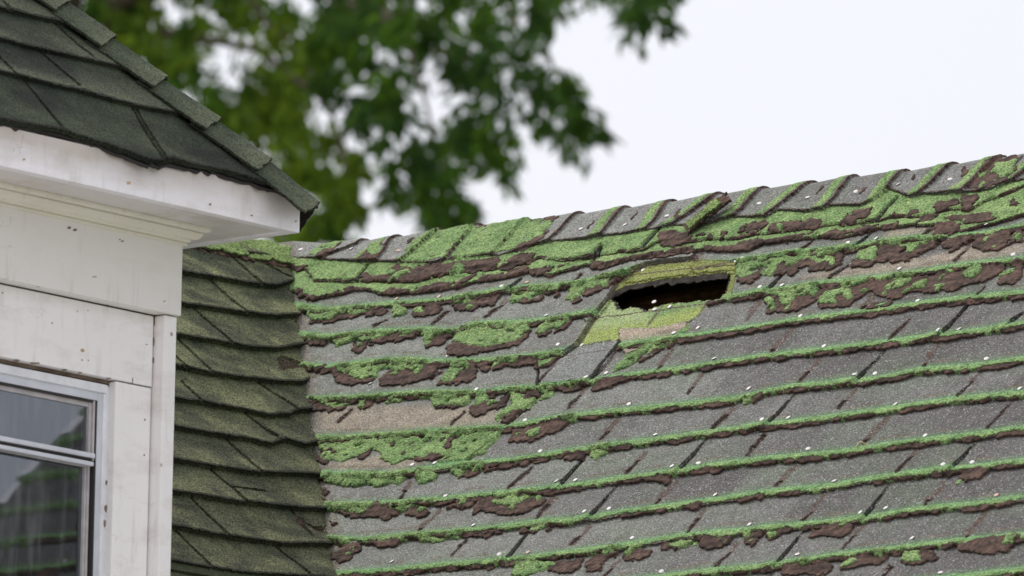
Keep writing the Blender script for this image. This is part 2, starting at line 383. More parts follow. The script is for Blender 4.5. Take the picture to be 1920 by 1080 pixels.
# joints between tabs: (top, bottom, dark gap?)
J = [((1260, 655), (1230, 700), 0), ((1160, 645), (1105, 720), 1), ((1050, 675), (1010, 725), 0), ((1487, 615), (1450, 660), 0), ((1705, 600), (1670, 640), 0),
 ((1817, 572), (1765, 632), 1), ((1920, 587), (1900, 605), 1), ((1097, 730), (1070, 767), 0), ((1317, 700), (1290, 740), 0), ((1535, 677), (1500, 717), 0),
 ((1660, 657), (1600, 725), 1), ((1760, 645), (1732, 687), 0), ((660, 770), (632, 795), 0), ((870, 775), (847, 800), 0), ((1160, 787), (1127, 825), 0),
 ((1380, 765), (1342, 805), 0), ((1490, 740), (1440, 802), 1), ((1605, 727), (1577, 767), 0), ((1832, 705), (1797, 745), 0), ((1665, 785), (1620, 832), 0),
 ((1895, 757), (1852, 805), 0), ((997, 877), (960, 915), 0), ((1097, 860), (1057, 910), 1), ((1210, 850), (1175, 890), 0), ((1325, 825), (1280, 882), 1),
 ((1435, 817), (1405, 857), 0), ((770, 905), (752, 937), 0), ((995, 882), (957, 917), 0), ((1045, 930), (1010, 972), 0), ((1155, 912), (1110, 970), 1),
 ((1270, 902), (1230, 945), 0), ((1495, 870), (1457, 912), 0), ((1720, 845), (1680, 892), 0), ((1832, 827), (1787, 885), 1), ((825, 957), (785, 997), 0),
 ((875, 1015), (847, 1045), 0), ((987, 1005), (950, 1058), 1), ((1105, 987), (1075, 1022), 0), ((1322, 955), (1290, 1002), 0), ((1547, 925), (1510, 975), 0),
 ((1667, 910), (1625, 972), 1), ((1772, 910), (1735, 947), 0), ((1162, 1050), (1132, 1082), 0), ((1382, 1020), (1345, 1065), 0), ((1507, 997), (1445, 1080), 1),
 ((1620, 982), (1580, 1032), 0), ((1850, 960), (1810, 1010), 0), ((1672, 1065), (1640, 1100), 0), ((1645, 547), (1620, 580), 0), ((1845, 542), (1830, 560), 0),
 ((1425, 565), (1397, 602), 0), ((830, 697), (807, 715), 0), ((725, 600), (703, 612), 0), ((840, 585), (815, 610), 0), ((950, 565), (912, 597), 0),
 ((1590, 500), (1557, 525), 0), ((1832, 445), (1792, 492), 0), ((1467, 517), (1440, 550), 1), ((977, 525), (955, 547), 1), ((1090, 515), (1075, 535), 0),
 ((1317, 475), (1305, 487), 0), ((1535, 442), (1505, 470), 0), ((1630, 442), (1600, 472), 1), ((1750, 430), (1732, 442), 0),
 ((692, 500), (672, 530), 1), ((1132, 466), (1122, 486), 1), ((1128, 460), (1108, 502), 1), ((1685, 372), (1647, 416), 1), ((1245, 425), (1210, 466), 1), ((1920, 300), (1880, 350), 1)]
SEAM = [[(1305, 488), (1250, 493), (1215, 498), (1190, 510), (1160, 530), (1143, 562), (1120, 592), (1085, 650), (1055, 672)],
        [(1010, 690), (1008, 735), (1006, 757), (980, 777), (960, 795), (925, 830), (900, 850), (870, 875), (845, 885)],
        [(1300, 513), (1305, 503), (1345, 497), (1385, 489)], [(1160, 640), (1165, 645), (1140, 685), (1108, 717)],
        [(1325, 568), (1310, 592), (1290, 606)], [(1245, 570), (1228, 592), (1213, 613)]]
R11, R21, R31 = (520, 400), (520, 600), (520, 810)
R12, R22, R32 = (960, 340), (960, 560), (960, 810)
R13, R23, R33 = (1440, 280), (1440, 540), (1440, 810)
# patches in the order they were laid: b = brown felt, m = moss (outlines in photo tiles, put onto the roof plane)
PATCH = [
 ('b', R11, [(640,480),(860,480),(900,400),(1040,430),(1050,410),(1500,380),(1690,355),(1670,430),(1540,450),(1170,490),(1050,520),(840,520),(640,510)]),
 ('m', R11, [(840,520),(870,440),(1010,440),(1020,470),(900,520)]), ('m', R11, [(1300,480),(1360,410),(1430,410),(1430,470),(1360,490)]),
 ('b', R11, [(1680,425),(1720,370),(1920,310),(1920,380),(1760,425)]), ('b', R11, [(110,410),(180,420),(290,395),(330,370),(290,410),(190,435),(120,430)]),
 ('b', R11, [(150,600),(160,580),(240,580),(250,600)]), ('b', R11, [(160,625),(280,625),(330,640),(480,600),(590,550),(610,570),(400,630),(280,655),(180,645)]),
 ('b', R11, [(790,620),(830,590),(920,570),(1000,590),(1000,600),(860,615)]), ('b', R11, [(1000,590),(1200,540),(1370,540),(1380,520),(1520,460),(1450,530),(1340,565),(1240,580)]),
 ('b', R11, [(1520,520),(1530,495),(1720,460),(1900,420),(1860,460),(1720,500),(1600,510)]),
 ('b', R11, [(240,800),(300,800),(420,780),(540,760),(640,760),(800,730),(830,740),(780,775),(640,770),(400,825),(250,825)]),
 ('m', R11, [(170,720),(400,720),(700,720),(700,750),(520,770),(340,810),(280,810),(180,730)]),
 ('m', R11, [(840,790),(870,740),(900,680),(980,750),(900,780)]), ('b', R11, [(1000,770),(1150,700),(1270,710),(1200,770),(1050,780)]), ('m', R11, [(1000,765),(1060,730),(1120,740),(1100,760)]),
 ('b', R11, [(1310,720),(1490,660),(1680,630),(1680,660),(1620,700),(1500,715),(1470,740),(1400,740)]), ('m', R11, [(1400,740),(1440,700),(1480,710),(1470,745)]),
 ('m', R11, [(1310,700),(1330,640),(1500,610),(1480,660)]), ('m', R11, [(1740,670),(1770,580),(1920,550),(1920,640),(1840,650),(1760,675)]),
 ('m', R11, [(200,950),(420,920),(700,920),(1150,890),(1150,910),(900,940),(660,960),(600,950),(450,1010),(420,970),(230,970)]),
 ('b', R11, [(210,975),(400,960),(400,990),(350,1000),(230,990)]), ('b', R11, [(550,980),(640,970),(700,985),(640,1050),(600,1050)]), ('m', R11, [(610,990),(650,975),(670,1000),(620,1010)]),
 ('b', R11, [(680,960),(1100,910),(1000,950),(740,985)]), ('m', R11, [(1100,1000),(1130,900),(1330,900),(1220,950),(1160,1000)]), ('b', R11, [(1120,1010),(1230,930),(1330,925),(1200,1000),(1140,1020)]),
 ('b', R11, [(1270,1020),(1300,980),(1430,990),(1540,1030),(1660,985),(1800,985),(1920,880),(1920,895),(1830,1010),(1700,1020),(1500,1070),(1300,1085)]),
 ('m', R11, [(1310,960),(1370,880),(1500,830),(1900,815),(1920,850),(1850,960),(1780,1000),(1660,980),(1540,1035),(1420,990)]),
 ('b', R21, [(240,380),(400,350),(380,380),(300,400)]), ('m', R21, [(220,350),(380,350),(300,385),(240,385)]),
 ('b', R21, [(430,380),(470,370),(560,430),(760,430),(740,460),(600,490),(450,485)]), ('m', R21, [(440,340),(760,340),(870,320),(860,370),(780,380),(760,440),(640,465),(560,420),(480,410)]),
 ('b', R21, [(770,470),(860,390),(1240,330),(1200,390),(1130,450),(990,500),(850,500),(770,490)]), ('m', R21, [(860,380),(880,310),(1160,300),(1130,350),(1060,420),(1020,400),(950,370),(900,400)]),
 ('m', R21, [(850,420),(920,400),(920,430),(870,440)]), ('b', R21, [(1340,480),(1370,400),(1440,370),(1440,330),(1490,330),(1500,400),(1470,470),(1350,490),(1210,500),(1215,480)]),
 ('m', R21, [(1220,460),(1290,340),(1440,330),(1450,380),(1380,390),(1350,470),(1300,490),(1240,480)]), ('b', R21, [(1510,330),(1600,330),(1580,390),(1530,380)]),
 ('b', R21, [(1600,380),(1680,330),(1920,310),(1920,340),(1800,370),(1770,350),(1660,370)]), ('m', R21, [(1580,360),(1700,300),(1920,270),(1920,310),(1850,310),(1800,340),(1760,310),(1650,350),(1600,375)]),
 ('b', R21, [(270,650),(340,650),(400,670),(540,640),(500,670),(340,705),(280,690)]), ('m', R21, [(260,590),(560,590),(560,630),(450,665),(380,665),(290,630)]),
 ('b', R21, [(600,680),(660,665),(740,610),(740,640),(660,680)]), ('m', R21, [(600,660),(640,590),(800,580),(790,620),(720,620),(660,670)]),
 ('m', R21, [(800,620),(870,590),(950,570),(1080,550),(1150,560),(1150,585),(960,600),(850,630)]), ('b', R21, [(1160,640),(1410,650),(1410,662),(1200,668)]),
 ('m', R21, [(1150,560),(1490,550),(1470,590),(1410,655),(1300,640),(1200,660),(1160,630)]), ('b', R21, [(1450,720),(1460,670),(1580,630),(1680,620),(1660,660),(1560,710),(1480,730)]),
 ('m', R21, [(1450,650),(1500,580),(1590,580),(1590,620),(1530,650)]), ('m', R21, [(1570,660),(1600,630),(1700,600),(1660,640),(1600,665)]),
 ('m', R21, [(1640,800),(1690,690),(1800,600),(1700,540),(1920,510),(1920,680),(1840,690),(1780,700),(1700,750)]), ('b', R21, [(1680,790),(1720,740),(1840,690),(1830,710),(1760,770)]),
 ('b', R21, [(1650,680),(1700,600),(1760,580),(1720,640)]), ('b', R21, [(1580,560),(1640,560),(1650,600),(1600,600)]), ('b', R21, [(1860,590),(1920,540),(1920,590)]),
 ('b', R21, [(600,1035),(700,985),(700,1005),(620,1050)]), ('b', R21, [(1030,1045),(1260,1020),(1250,1050),(1060,1070)]), ('b', R21, [(300,1050),(330,1040),(390,1050),(380,1070),(320,1075)]),
 ('m', R21, [(300,880),(500,875),(850,850),(1200,835),(1700,810),(1660,880),(1620,930),(1560,1000),(1400,1060),(1250,1025),(1080,1040),(860,1075),(780,1050),(780,980),(700,985),(620,1030),(500,1065),(400,1050),(320,1020)]),
 ('b', R21, [(310,985),(450,982),(450,995),(320,1002)]), ('b', R21, [(790,930),(880,925),(870,948)]), ('b', R21, [(980,930),(1110,935),(1000,950)]), ('b', R21, [(1290,900),(1390,870),(1380,900),(1320,910),(1310,1000),(1280,990)]),
 ('b', R21, [(1190,925),(1270,905),(1250,925)]), ('b', R21, [(950,1020),(980,980),(985,1040)]), ('b', R21, [(1500,920),(1560,890),(1530,920)]),
 ('b', R21, [(1740,900),(1780,880),(1880,850),(1920,850),(1920,905),(1760,930)]), ('m', R21, [(1780,900),(1800,870),(1860,870),(1820,900)]),
 ('m', R31, [(310,300),(1000,310),(990,330),(920,410),(880,390),(740,410),(700,390),(600,400),(480,410),(360,380)]), ('b', R31, [(300,200),(390,205),(380,235),(320,235)]),
 ('b', R31, [(1060,320),(1110,310),(1080,370)]), ('m', R31, [(1070,270),(1160,280),(1210,330),(1190,370),(1080,390),(1060,370)]), ('b', R31, [(1310,350),(1340,350),(1420,310),(1540,300),(1880,230),(1880,255),(1540,310),(1330,360)]),
 ('m', R31, [(1320,320),(1340,290),(1560,230),(1540,290),(1480,300),(1420,310),(1340,345)]), ('m', R31, [(1190,270),(1250,210),(1390,190),(1480,190),(1400,250),(1250,280)]),
 ('b', R31, [(420,605),(560,610),(680,600),(700,560),(760,540),(800,580),(950,580),(900,620),(830,655),(700,640),(580,645)]), ('b', R31, [(950,610),(1030,570),(1150,590),(1130,640),(1060,650),(1020,620)]),
 ('m', R31, [(350,540),(700,550),(760,540),(690,600),(640,620),(560,600),(430,610),(370,580)]), ('m', R31, [(800,560),(950,520),(1200,510),(1160,550),(1060,560),(960,590),(870,590)]),
 ('m', R31, [(1020,620),(1060,590),(1150,560),(1150,590),(1080,610)]), ('b', R31, [(1270,570),(1320,550),(1480,520),(1500,530),(1400,575),(1290,580)]), ('m', R31, [(1350,570),(1400,530),(1440,530),(1380,575)]),
 ('b', R31, [(1480,620),(1510,540),(1640,500),(1920,560),(1920,600),(1780,630),(1640,625),(1530,600)]), ('m', R31, [(1630,550),(1640,470),(1920,460),(1920,490),(1840,510),(1840,560),(1790,600),(1760,570),(1680,560)]),
 ('m', R31, [(350,660),(400,720),(480,715),(420,730),(370,720)]), ('b', R31, [(370,660),(440,690),(500,700),(430,708)]), ('m', R31, [(400,810),(620,820),(1000,780),(1300,760),(1420,770),(1380,800),(1200,830),(1060,820),(900,830),(800,850),(640,840),(440,850)]),
 ('b', R31, [(640,850),(740,840),(900,820),(950,835),(880,860),(740,865)]), ('b', R31, [(1480,800),(1560,780),(1700,760),(1680,785),(1560,800)]), ('b', R31, [(410,930),(500,870),(610,850),(620,890),(560,960),(470,1000)]),
 ('m', R31, [(530,895),(580,880),(570,905)]), ('m', R31, [(500,935),(560,910),(560,930)]), ('b', R31, [(330,400),(370,430),(410,465),(360,480)]),
 ('b', R12, [(0,580),(100,560),(200,550),(160,610),(0,645)]), ('b', R12, [(130,690),(320,650),(320,690),(230,715),(150,710)]), ('b', R12, [(1110,480),(1120,400),(1320,400),(1350,450),(1200,495),(1130,490)]),
 ('b', R12, [(1360,430),(1470,390),(1460,420),(1380,445)]), ('b', R12, [(1470,450),(1490,410),(1530,450)]), ('b', R12, [(1570,440),(1600,390),(1640,400),(1600,440)]), ('b', R12, [(1700,420),(1720,370),(1910,310),(1900,370),(1830,415),(1780,410),(1780,370),(1740,400)]),
 ('b', R12, [(0,690),(120,650),(130,680),(0,725)]), ('b', R12, [(280,670),(450,630),(420,655)]), ('b', R12, [(610,620),(700,625),(880,580),(900,600),(1030,570),(1120,540),(1160,560),(1230,545),(1060,610),(1000,600),(860,620),(680,660),(610,650)]),
 ('b', R12, [(1110,590),(1230,530),(1380,500),(1360,540),(1280,555),(1140,595)]), ('b', R12, [(1450,490),(1460,500),(1560,500),(1660,480),(1840,440),(1920,440),(1920,470),(1720,530),(1560,520),(1470,530)]),
 ('b', R12, [(30,900),(220,870),(220,895),(60,910)]), ('b', R12, [(230,845),(330,845),(440,800),(340,860),(240,865)]), ('m', R12, [(0,810),(440,780),(430,810),(340,850),(220,840),(40,900),(0,890)]),
 ('b', R12, [(440,920),(520,870),(530,900),(480,930)]), ('b', R12, [(540,860),(560,820),(640,810),(700,830),(790,750),(860,730),(760,810),(620,870)]), ('m', R12, [(400,890),(450,790),(870,700),(860,730),(780,740),(740,800),(690,830),(640,810),(520,840),(520,880),(440,900)]),
 ('b', R12, [(1660,735),(1760,730),(1870,670),(1910,700),(1820,770),(1700,770)]), ('m', R12, [(1660,720),(1730,590),(1920,565),(1920,640),(1830,680),(1760,720)]), ('m', R12, [(1870,700),(1920,660),(1920,720)]),
 ('b', R13, [(30,630),(40,560),(180,570),(340,540),(440,560),(400,590),(180,615),(40,640)]), ('m', R13, [(70,620),(100,580),(150,600),(140,630)]), ('b', R13, [(570,570),(580,520),(720,480),(800,465),(780,500),(740,540),(620,575)]),
 ('b', R13, [(910,520),(960,490),(990,510)]), ('b', R13, [(1060,510),(1080,475),(1140,470),(1140,500)]), ('b', R13, [(1270,470),(1300,410),(1440,390),(1450,440),(1330,465)]), ('b', R13, [(1470,460),(1470,370),(1600,360),(1590,400),(1540,460)]), ('b', R13, [(1810,420),(1840,360),(1850,400),(1920,410),(1920,425)]),
 ('b', R13, [(0,700),(80,680),(180,665),(280,650),(400,600),(300,660),(200,695),(0,715)]), ('b', R13, [(410,650),(520,620),(640,610),(560,670),(480,670),(420,665)]), ('b', R13, [(520,670),(700,610),(720,590),(850,580),(780,620),(700,650)]),
 ('b', R13, [(850,590),(930,580),(1000,550),(960,590),(870,600)]), ('b', R13, [(1110,580),(1150,540),(1290,490),(1260,540),(1200,560)]), ('b', R13, [(1310,530),(1490,500),(1700,490),(1780,530),(1600,560),(1480,570),(1460,550)]),
 ('m', R13, [(1310,560),(1380,540),(1370,580),(1320,580)]), ('b', R13, [(1240,650),(1270,580),(1380,570),(1470,580),(1460,620),(1350,660),(1260,660)]), ('m', R13, [(1460,560),(1500,530),(1490,570)]), ('m', R13, [(1700,520),(1760,470),(1920,440),(1920,480),(1760,500),(1740,530)]),
 ('b', R13, [(80,880),(160,840),(200,890),(280,830),(340,850),(360,870),(470,850),(520,870),(530,790),(600,780),(590,820),(540,880),(440,910),(320,930),(310,880),(240,890),(240,910),(180,950),(130,940),(60,970)]),
 ('m', R13, [(0,800),(260,770),(500,750),(640,760),(520,790),(520,860),(480,890),(450,850),(360,870),(340,850),(280,830),(200,900),(150,890),(160,850),(80,880),(90,920),(0,980)]),
 ('b', R13, [(620,890),(640,850),(720,830),(800,850),(850,740),(980,740),(1060,760),(1000,800),(1080,800),(1180,720),(1290,700),(1240,760),(1160,780),(1080,840),(960,860),(900,845),(720,890),(650,900)]),
 ('m', R13, [(650,830),(690,770),(840,720),(1200,690),(1320,680),(1160,730),(1080,790),(1000,800),(1060,760),(980,740),(840,740),(820,800),(800,850),(720,830)]), ('m', R13, [(1180,740),(1200,710),(1220,740)]),
 ('b', R13, [(1290,715),(1400,690),(1560,650),(1480,740),(1380,770)]), ('b', R13, [(1550,730),(1590,650),(1650,660),(1830,620),(1820,700),(1750,760),(1660,775),(1570,750)]), ('m', R13, [(1635,700),(1640,660),(1680,670),(1670,705)]),
 ('m', R13, [(1650,755),(1720,730),(1700,765)]), ('m', R13, [(1600,745),(1640,735),(1630,760)]), ('b', R13, [(1820,690),(1840,650),(1920,620),(1920,700)]), ('m', R13, [(1830,680),(1860,650),(1920,650),(1910,690),(1860,695)]),
 ('b', R23, [(0,60),(0,200),(100,180),(180,185),(300,150),(400,70),(380,150),(600,140),(700,80),(800,20),(860,70),(960,100),(1080,40),(1260,40),(1460,20),(1500,-10),(1700,-60),(1800,-170),(1100,-60),(700,-20)]),
 ('b', R13, [(1730,1020),(1760,960),(1900,860),(1920,870),(1920,960),(1860,1010)]), ('b', R23, [(740,170),(800,120),(950,100),(960,130),(840,170)]),
 ('m', R23, [(0,90),(50,90),(50,180),(0,180)]), ('m', R23, [(0,30),(400,-10),(360,70),(290,60),(200,110),(180,180),(140,170),(160,130),(100,130),(110,80),(10,70)]), ('m', R23, [(380,100),(420,70),(560,20),(650,10),(640,90),(600,100),(560,60),(500,120),(480,110),(400,130)]),
 ('m', R23, [(690,20),(770,10),(770,50),(720,50)]), ('m', R23, [(850,50),(1000,0),(920,30),(900,75)]), ('m', R23, [(1010,60),(1040,20),(1090,30),(1060,55)]), ('m', R23, [(1250,40),(1280,10),(1340,0),(1290,40)]), ('m', R23, [(800,140),(930,110),(930,130),(830,150)]),
 ('m', R13, [(470,1050),(620,1010),(880,970),(1100,960),(1100,970),(900,1000),(760,1010),(700,1040)]), ('m', R13, [(870,1060),(960,1000),(1090,990),(1060,1020),(980,1060)]), ('m', R13, [(1100,1070),(1130,1030),(1200,1000),(1180,1060)]),
 ('m', R13, [(1260,1030),(1290,970),(1340,960)]), ('m', R13, [(1350,930),(1360,915),(1430,925),(1380,955)]), ('m', R13, [(1440,960),(1520,910),(1620,900),(1640,940),(1560,980),(1480,970)]), ('m', R13, [(1250,1070),(1270,1030),(1340,1020),(1300,1080)]), ('m', R13, [(1720,980),(1780,920),(1870,880),(1840,940),(1760,980)]),
 ('b', R22, [(950,450),(1240,340),(1250,350),(1010,440),(960,480)]), ('m', R22, [(750,570),(800,470),(850,420),(950,430),(960,460),(900,500),(830,530)]), ('m', R22, [(850,420),(1250,290),(1320,190),(1340,220),(1270,320),(1000,420),(950,440)]),
 ('b', R22, [(0,490),(60,470),(200,460),(210,520),(340,450),(350,470),(280,525),(210,530),(100,500),(60,525),(0,530)]), ('m', R22, [(0,440),(380,400),(340,440),(260,510),(210,510),(200,460),(100,465),(40,510),(0,490)]),
 ('b', R22, [(0,350),(60,340),(150,230),(150,250),(50,370),(0,380)]), ('m', R22, [(0,180),(120,180),(160,220),(150,260),(60,340),(0,350)]), ('b', R22, [(340,270),(400,190),(460,170),(440,220),(370,265)]), ('b', R22, [(190,270),(330,240),(280,285),(220,285)]),
 ('m', R22, [(180,270),(200,200),(480,130),(450,170),(400,200),(380,250),(350,250),(330,220),(240,270)]), ('b', R22, [(0,870),(170,840),(80,880)]),
 ('m', R22, [(0,690),(180,690),(100,740),(180,770),(160,830),(60,850),(0,860)]), ('b', R22, [(90,750),(190,690),(190,760),(150,740)]), ('b', R22, [(330,690),(560,650),(520,695),(380,700)]), ('m', R22, [(200,760),(210,700),(540,640),(530,660),(340,680),(320,720),(230,770)]),
 ('b', R22, [(590,680),(610,640),(880,600),(860,630),(740,680),(620,690)]), ('b', R22, [(0,1000),(230,960),(380,910),(450,940),(330,1010),(180,1060),(0,1080)]), ('m', R22, [(20,1040),(60,1020),(90,1030),(50,1060)]), ('m', R22, [(130,1050),(140,1010),(220,990),(200,1030)]),
 ('m', R22, [(390,920),(400,880),(530,870),(470,940)]), ('m', R22, [(1720,800),(1740,770),(1810,740),(1780,790)]), ('b', R22, [(1790,800),(1820,750),(1880,735),(1850,770)]), ('m', R32, [(590,140),(750,110),(720,180),(640,215),(610,190)]),
 ('b', R32, [(410,210),(420,180),(590,150),(540,190),(440,215)]), ('b', R32, [(730,170),(760,130),(820,130),(780,155)]), ('b', R32, [(40,600),(60,550),(150,520),(290,500),(260,550),(100,590),(0,635),(0,600)]),
 ('m', R32, [(0,450),(200,460),(130,500),(60,540),(40,600),(0,600)]), ('m', R32, [(140,520),(190,480),(280,480),(220,510)]), ('b', R32, [(1090,370),(1110,340),(1200,330),(1160,400)]), ('b', R32, [(40,760),(60,730),(140,740),(200,740),(170,770)]),
 ('b', R32, [(250,740),(340,720),(300,755)]), ('m', R32, [(120,740),(190,680),(330,700),(150,745)]), ('b', R32, [(1300,570),(1440,545),(1400,585),(1340,590)]), ('b', R32, [(280,1050),(320,990),(530,950),(520,1020),(480,1060)]),
 ('b', R32, [(550,980),(640,920),(690,940),(830,900),(700,970),(660,1050),(560,1065),(580,1000)]), ('m', R32, [(680,920),(830,880),(720,940),(690,950)]), ('b', R32, [(840,940),(870,910),(1000,880),(1090,900),(1000,950),(870,965)]),
 ('m', R32, [(850,930),(880,890),(970,880),(900,925)]), ('b', R32, [(1090,890),(1180,850),(1260,890),(1410,840),(1280,890)]), ('m', R32, [(1180,860),(1430,800),(1380,840),(1250,885)]), ('b', R32, [(1410,840),(1480,800),(1640,800),(1640,850),(1560,870),(1470,890)]),
 ('m', R32, [(1570,840),(1620,820),(1590,860)]), ('b', R32, [(1740,850),(1760,810),(1860,760),(1900,790),(1830,860)]), ('m', R32, [(1740,810),(1760,760),(1850,750)]), ('m', R32, [(1780,850),(1850,800),(1840,840)]), ('m', R32, [(0,1000),(250,980),(330,990),(240,1060),(0,1085)]),
 ('b', R33, [(1420,350),(1500,310),(1680,290),(1600,350),(1490,370)]), ('m', R33, [(1390,400),(1430,360),(1490,360)]), ('b', R33, [(0,760),(140,740),(80,790),(0,820)]), ('m', R33, [(0,770),(90,750),(60,800),(0,800)]),
 ('b', R33, [(310,790),(330,750),(500,700),(660,710),(600,780),(500,795),(440,770)]), ('m', R33, [(540,730),(560,690),(620,690),(590,720)]), ('b', R33, [(90,1070),(150,1020),(310,1000),(490,1010),(480,1060),(400,1080)]), ('m', R33, [(250,1020),(260,980),(320,990),(300,1030)]),
 ('b', R33, [(540,1030),(620,960),(760,920),(920,930),(860,990),(700,1020),(600,1040)]), ('m', R33, [(545,1030),(600,980),(700,970),(640,1020)]), ('m', R33, [(750,950),(780,910),(900,900),(850,950)]), ('b', R33, [(990,980),(1040,920),(1200,900),(1280,920),(1240,970),(1080,1005)]),
 ('m', R33, [(990,970),(1020,900),(1150,900),(1150,970),(1060,995)]), ('b', R33, [(1430,890),(1450,850),(1880,780),(1870,850),(1800,910),(1650,920),(1520,900)]), ('m', R33, [(1760,860),(1790,800),(1870,800),(1860,860)]),
 # ridge caps wholly or partly under moss
 ('m', R11, [(240,340),(270,290),(420,225),(540,215),(480,250),(440,290),(380,330),(330,360)]), ('b', R11, [(330,350),(350,300),(430,300),(500,240),(510,250),(440,320),(380,360)]),
 ('m', R11, [(580,365),(640,300),(800,200),(860,190),(830,230),(800,300),(760,340),(640,370)]), ('b', R11, [(610,380),(690,290),(720,330),(760,350),(750,385)]), ('b', R11, [(790,260),(830,220),(800,290)]), ('b', R11, [(980,250),(1000,215),(1050,200),(1020,250)]),
 ('m', R11, [(930,380),(1050,240),(1120,160),(1460,95),(1400,200),(1290,355),(1100,395)]), ('b', R11, [(1130,170),(1170,140),(1200,150)]), ('b', R11, [(1280,360),(1400,330),(1300,370)]),
 ('m', R11, [(1310,350),(1400,220),(1470,110),(1810,65),(1740,190),(1630,330),(1480,355)]), ('b', R11, [(1480,130),(1530,100),(1560,105),(1520,135)]), ('m', R11, [(1640,320),(1780,160),(1850,60),(1920,50),(1960,300),(1800,310)]),
 ('m', R12, [(0,540),(0,330),(130,290),(340,300),(290,400),(230,450),(100,510)]), ('b', R12, [(110,350),(150,290),(240,290),(330,280),(350,300),(320,350),(300,310),(200,300)]), ('b', R12, [(30,550),(100,500),(230,440),(300,390),(280,430),(160,520)]),
 ('b', R12, [(570,390),(600,330),(615,330),(590,390)]), ('b', R12, [(925,305),(950,260),(975,250),(945,310)]), ('b', R12, [(1215,295),(1240,245),(1275,235),(1240,300)]), ('b', R12, [(1380,300),(1500,160),(1640,130),(1640,190),(1500,250)]),
 ('b', R13, [(375,360),(410,290),(430,300),(400,360)]), ('b', R13, [(695,360),(740,300),(770,310),(730,370)]), ('b', R13, [(1450,230),(1490,160),(1520,165),(1480,230)]), ('b', R13, [(1080,250),(1110,210),(1120,220),(1095,260)]),
 ('b', R13, [(1500,320),(1580,230),(1640,110),(1730,60),(1780,100),(1840,40),(1900,90),(1890,180),(1800,280),(1700,320)]), ('m', R13, [(1670,190),(1720,130),(1900,100),(1890,160),(1800,250),(1750,250),(1740,200)]), ('m', R13, [(1590,240),(1620,200),(1670,175),(1650,215)]),
 ('m', R13, [(1595,310),(1620,275),(1660,270),(1640,310)]), ('m', R13, [(1680,305),(1700,265),(1740,260)]),
]
HOLE = [(1148,550),(1172,537),(1235,525),(1297,519),(1347,512),(1371,514),(1365,540),(1360,550),(1342,562),(1260,569),(1245,571),(1225,577),(1207,584),(1200,577),(1185,575),(1165,581),(1155,577),(1152,567),(1142,563)]
MISS = [(1190,507),(1215,498),(1305,489),(1385,490),(1374,545),(1372,562),(1325,570),(1310,592),(1290,606),(1240,615),(1165,620),(1160,637),(1080,652),(1120,592),(1143,562),(1160,530)]
NAILS = [(567,473),(661,472),(751,477),(744,562),(824,559),(944,543),(990,532),(842,671),(696,722),(896,734),(775,875),(817,872),(837,933),(890,989),(736,1056),(940,1047),(992,1040),
 (1093,436),(1175,428),(1254,411),(1427,388),(1186,509),(1207,508),(1381,491),(1392,486),(1026,594),(1227,567),(1228,581),(1256,576),(1428,544),(1049,652),(1091,648),(1310,618),(1266,629),(1138,702),(1102,713),(1340,675),
 (1181,761),(987,793),(1405,731),(1231,819),(1432,793),(1015,850),(1047,909),(1081,904),(1263,880),(1312,873),(1098,964),(1143,956),(1342,930),(1187,1012),(1407,987),(1242,1075),(1518,377),(1608,366),(1687,352),(1785,343),
 (1644,450),(1593,461),(1852,424),(1468,538),(1688,507),(1902,482),(1502,595),(1723,568),(1547,653),(1762,625),(1800,620),(1605,707),(1642,703),(1851,675),(1480,787),(1681,762),(1914,733),(1517,845),(1737,821),(1566,905),
 (1772,878),(1825,871),(1616,967),(1662,955),(1870,932),(1712,1013),(1497,1043),(1766,1078)]

# grid of the slope: fine where it is seen from near, coarse beyond
STEP = 0.0021
ca, cb = to_ab(np.array([560., 1990., 1990., 560.]), np.array([270., 270., 1110., 1110.]))
A0 = to_ab(520., 400.)[0]-0.05; A1 = to_ab(2000., 1130.)[0]+0.05
A0 = float(max(va.min()-0.08, A0)); A1 = float(A1); B0 = float(to_ab(1990., 1110.)[1]); B0 = float(min(B0, to_ab(600., 1110.)[1])); B1r = float(to_ab(2000., 250.)[1])
Aax = np.arange(A0, A1, STEP); nA = len(Aax)
Bax = np.arange(B0, max(B1r, to_ab(600., 430.)[1])+0.22, STEP); nB = len(Bax)
AA, BB = np.meshgrid(Aax, Bax)
s_ridge = line_ab([(x, y+11) for x, y in SIL], Aax)            # where the bend over the ridge starts
PX, PY = proj(C0+AA[..., None]*UX+BB[..., None]*VM)
PX = PX.astype(np.float32); PY = PY.astype(np.float32)
f1 = fbm(AA/.022, BB/.022, 3, 3); f2 = fbm(AA/.022, BB/.022, 11, 3)
g1 = fbm(AA/.007, BB/.007, 23, 2); g2 = fbm(AA/.007, BB/.007, 31, 2)
WX = PX+(f1-.5)*18+(g1-.5)*9; WY = PY+(f2-.5)*11+(g2-.5)*7

# course edges
cap_b = line_ab(CAPBOT, Aax)
rag = lambda seed, sc_, amp: (fbm(Aax/sc_, Aax*0+seed, seed, 3)-.5)*amp
Tl = [cap_b, line_ab(S_A, Aax)]+[line_ab(t, Aax) for t in T]
Sl = [line_ab(S_A, Aax)+rag(1, .03, .010), line_ab(S_B, Aax)+rag(2, .03, .008)]+[line_ab(t, Aax)-.0200+rag(5+k, .035, .006)-.002*np.abs(np.sin(Aax*40+k*2)) for k, t in enumerate(T)]
Sl = np.array(Sl); nS = len(Sl)
row = np.zeros(AA.shape, np.int16)
for k in range(nS): row += (BB < Sl[k][None, :])
up = np.vstack([cap_b[None]+.14, Sl]); lo = np.vstack([Sl, Sl[-1:]-.13])
cols = np.broadcast_to(np.arange(nA)[None], AA.shape)
upb = up[row, cols]; lob = lo[row, cols]
tt = np.clip((upb-BB)/np.maximum(upb-lob, .02), 0, 1)
dlo = BB-lob                                                    # metres above this row's lower edge
